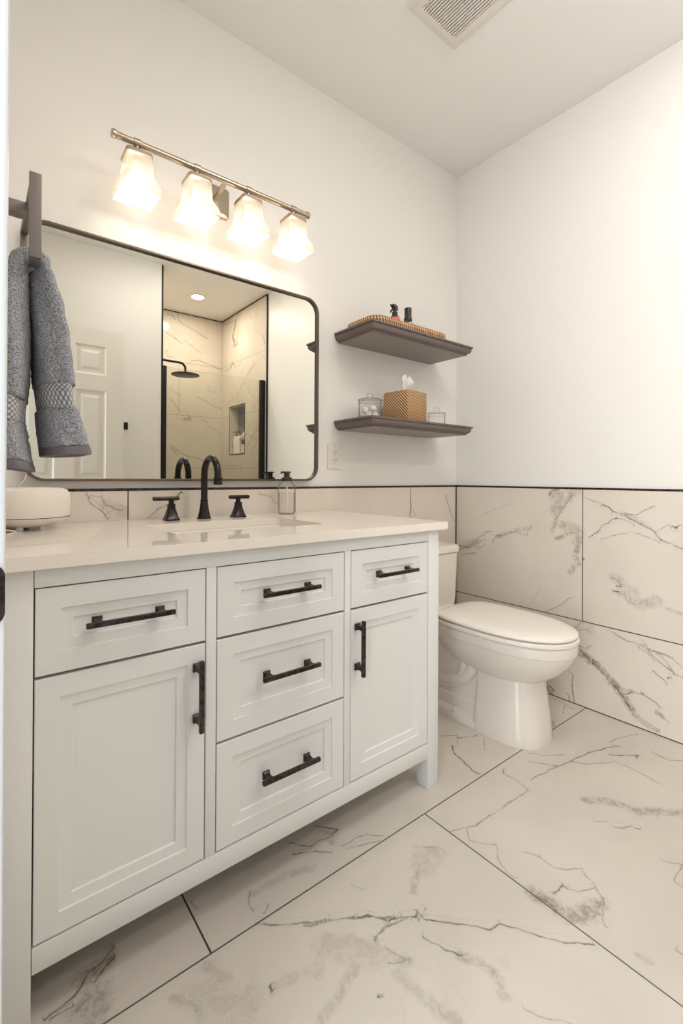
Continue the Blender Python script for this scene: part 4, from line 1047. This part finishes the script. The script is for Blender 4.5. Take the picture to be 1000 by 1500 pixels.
# bowl: rim band, rounded bowl, joins the pedestal
bm = bmesh.new()
bw = [(.160, .270, .24, .4035, 0), (.176, .287, .26, .4030, 0), (.181, .292, .27, .398, 0), (.181, .292, .28, .382, 0), (.178, .289, .29, .364, 0), (.1745, .285, .30, .361, 0), (.171, .280, .30, .345, 0), (.163, .265, .29, .318, 0), (.149, .240, .27, .288, 0), (.131, .207, .23, .260, .0), (.118, .178, .18, .243, 0), (.112, .168, .12, .236, 0)]
loft(bm, [egg(a, bf, bb_, z) for a, bf, bb_, z, _ in bw]); finish('bowl', bm, M_porc, toi)
bm = bmesh.new()
pd = [(.130, .188, .075, 0.0), (.1305, .189, .075, .006), (.127, .185, .072, .05), (.121, .178, .068, .12), (.114, .168, .066, .19), (.110, .163, .066, .238), (.108, .160, .066, .262)]
loft(bm, [egg(a, bf, bb_, z, 2.6, 6) for a, bf, bb_, z in pd]); finish('pedestal', bm, M_porc, toi)
# rear trapway and foot
bm = bmesh.new()
def rr2(hx, y0, y1, z, r=.03): return [(p[0], p[1], z) for p in rrect(0, (y0+y1)/2-1.2, hx, (y1-y0)/2, r, 6)]
loft(bm, [rr2(.128, 1.10, 1.56, 0), rr2(.128, 1.10, 1.56, .018), rr2(.124, 1.10, 1.56, .030), rr2(.100, 1.10, 1.55, .042), rr2(.098, 1.10, 1.55, .085), rr2(.085, 1.10, 1.54, .100), rr2(.060, 1.10, 1.53, .104)]); finish('foot', bm, M_porc, toi)
bm = bmesh.new()
loft(bm, [rr2(.092, 1.12, 1.56, .09), rr2(.090, 1.12, 1.58, .20), rr2(.105, 1.14, 1.62, .30), rr2(.15, 1.16, 1.64, .37)])
for s in (-1, 1):
    for dy, dz, r in ((0, 0, .030), (.055, -.045, .022)):
        pth = catmull([(s*.104, 1.13-1.2+dy, .360+dz), (s*.096, 1.17-1.2+dy, .290+dz), (s*.088, 1.19-1.2+dy, .235+dz), (s*.082, 1.24-1.2+dy, .175+dz), (s*.078, 1.33-1.2+dy, .140+dz*.6), (s*.070, 1.43-1.2+dy*.5, .130+dz*.5)], 6)
        tube(bm, pth, r, 18)
finish('trapway', bm, M_porc, toi)
bm = bmesh.new(); lathe(bm, (-.108, 1.265-1.2, .030), [(.0150, 0), (.016, .004), (.0150, .010), (.011, .014), (.001, .0155)], 20); finish('bolt_cap', bm, M_white, toi)
# tank
bm = bmesh.new()
def tk(hx, y0, z, r=.045): return [(p[0], p[1], z) for p in rrect(0, (y0+1.664)/2-1.2, hx, (1.664-y0)/2, r, 8)]
loft(bm, [tk(.130, 1.43, .355), tk(.135, 1.43, .385), tk(.138, 1.44, .398), tk(.150, 1.464, .402), tk(.174, 1.468, .407), tk(.178, 1.468, .43), tk(.186, 1.464, .655)]); finish('tank', bm, M_porc, toi)
bm = bmesh.new(); loft(bm, [tk(.186, 1.464, .657), tk(.192, 1.458, .659), tk(.193, 1.457, .680), tk(.189, 1.461, .690), tk(.175, 1.475, .695)]); finish('tank_lid', bm, M_porc, toi)
bm = bmesh.new(); lathe(bm, (0, 1.565-1.2, .694), [(.022, 0), (.022, .004), (.018, .006)], 20); finish('flush_button', bm, M_nickel, toi)

# ================================================================== shower, seen in the mirror
GY = SF-.045
sc = thing('shower_screen', 'frameless glass shower panel with dark side channels opposite the mirror', 'shower screen', (1.68, GY, .0))
bm = bmesh.new(); box(bm, (SL+.03-1.68, -.004, .085), (W-.03-1.68, .004, 1.93)); finish('glass_panel', bm, M_screen, sc, smooth=False)
for x0, x1 in ((SL+.001, SL+.042), (W-.046, W-.002)):
    bm = bmesh.new(); box(bm, (x0-1.68, -.022, .075), (x1-1.68, .022, 1.935), .003); finish('side_channel', bm, M_black, sc)
simple('shower_curb', (SL, GY-.05, .001), (W, GY+.045, .0745), M_stile, floor, .003)
sh_ = thing('overhead_shower', 'dark square-edged rain shower head on a curved arm', 'shower head', (SL, -1.0, 2.09))
bm = bmesh.new(); pth = [(0, 0, 0), (.10, 0, .0), (.26, 0, -.002)]+[(.30+.055*math.sin(a), 0, -.055*(1-math.cos(a))-.002) for a in [PI/2*i/7 for i in range(8)]]+[(.355, 0, -.085)]
tube(bm, pth, .011, 16); lathe(bm, (0, 0, 0), [(.03, .0), (.03, .006), (.012, .010)], 20, ax='x'); finish('shower_arm', bm, M_black, sh_)
bm = bmesh.new(); lathe(bm, (.355, 0, -.115), [(.125, 0), (.128, .002), (.128, .007), (.120, .011), (.03, .014), (.022, .018), (.022, .030), (.014, .034)], 40); finish('spray_head', bm, M_black, sh_)
dl = thing('recessed_downlight', 'lit round recessed downlight in the shower ceiling', 'ceiling light', (1.67, -1.0, H))
bm = bmesh.new(); lathe(bm, (0, 0, 0), [(.078, 0), (.078, -.004), (.060, -.007), (.055, -.002)], 36, False, False); finish('trim_ring', bm, M_white, dl)
bm = bmesh.new(); lathe(bm, (0, 0, -.0015), [(.056, 0), (.056, -.002)], 36); finish('lens', bm, M_down, dl)
sl_ = bpy.data.lights.new('shower_lamp', 'AREA'); sl_.shape = 'DISK'; sl_.size = .10; sl_.energy = 9; sl_.color = (1, .95, .88)
so_ = bpy.data.objects.new('shower_lamp', sl_); C.objects.link(so_); so_.location = (1.67, -1.0, H-.0045)
nz = NZ0+.006
def pump_bottle(x, y, r, h, label, m=M_white, g=None):
    o = thing('pump_bottle', label, 'bottle', (x, y, nz+.0003), group=g)
    bm = bmesh.new(); lathe(bm, (0, 0, 0), [(r*.9, 0), (r, .004), (r, h*.78), (r*.8, h*.85), (.012, h*.88), (.012, h*.92)], 24); finish('bottle', bm, m, o)
    bm = bmesh.new(); lathe(bm, (0, 0, h*.9), [(.014, 0), (.014, .012), (.005, .014), (.005, .036)], 16); box(bm, (-.045, -.006, h*.9+.034), (.010, .006, h*.9+.043), .002); finish('pump', bm, M_nickel, o)
nx_ = W+.048
pump_bottle(nx_, -1.262, .030, .21, 'tall white pump bottle deepest in the shower niche', g='white bottles in the niche')
pump_bottle(nx_, -1.190, .030, .21, 'tall white pump bottle in the middle of the shower niche', g='white bottles in the niche')
vs_ = thing('flower_bunch', 'cream flowers with green leaves in a white cup in the shower niche', 'flowers', (nx_-.004, -1.065, nz+.0003))
bm = bmesh.new(); lathe(bm, (0, 0, 0), [(.030, 0), (.036, .09), (.034, .09), (.028, .004), (.001, .004)], 24, True, False); finish('cup', bm, M_white, vs_)
for i, (dx, dy, dz, r) in enumerate([(0, .0, .165, .034), (-.012, -.036, .150, .027), (0, .030, .150, .026), (.01, -.01, .195, .024)]):
    bm = bmesh.new(); bmesh.ops.create_icosphere(bm, subdivisions=3, radius=r)
    for v in bm.verts:
        n = v.co.normalized(); a = math.atan2(n.y, n.x); v.co *= 1+.14*math.sin(5*a+6*n.z)
        v.co += Vector((dx, dy, dz))
    finish('bloom', bm, M_petal, vs_, angle=180)
for a in (.3, 1.4, 2.6, 3.9, 5.2):
    bm = bmesh.new(); R_ = []
    for i in range(9):
        t = i/8; wd = .013*math.sin(PI*min(.98, t+.05)); rr_ = .012+.030*t; z = .06+.07*t-.06*t*t*(1 if a < 3 else .4)
        c, s = math.cos(a), math.sin(a)
        R_.append([(c*rr_-s*k*wd, s*rr_*.9+c*k*wd, z+h) for k, h in ((-1, .0), (0, .002), (1, 0), (0, -.0012))])
    loft(bm, R_); finish('leaf', bm, M_leaf, vs_)
hk = simple('robe_hook', (.910, SF, 1.388), (.940, SF+.006, 1.444), M_black, bev=.002)
hk2 = bmesh.new(); box(hk2, (.9175, SF+.006, 1.402), (.9325, SF+.030, 1.417), .002); box(hk2, (.9175, SF+.024, 1.417), (.9325, SF+.030, 1.432), .002)
finish('prong', hk2, M_black, hk)
tag(hk, 'small dark square robe hook on the wall beside the open door', 'hook')
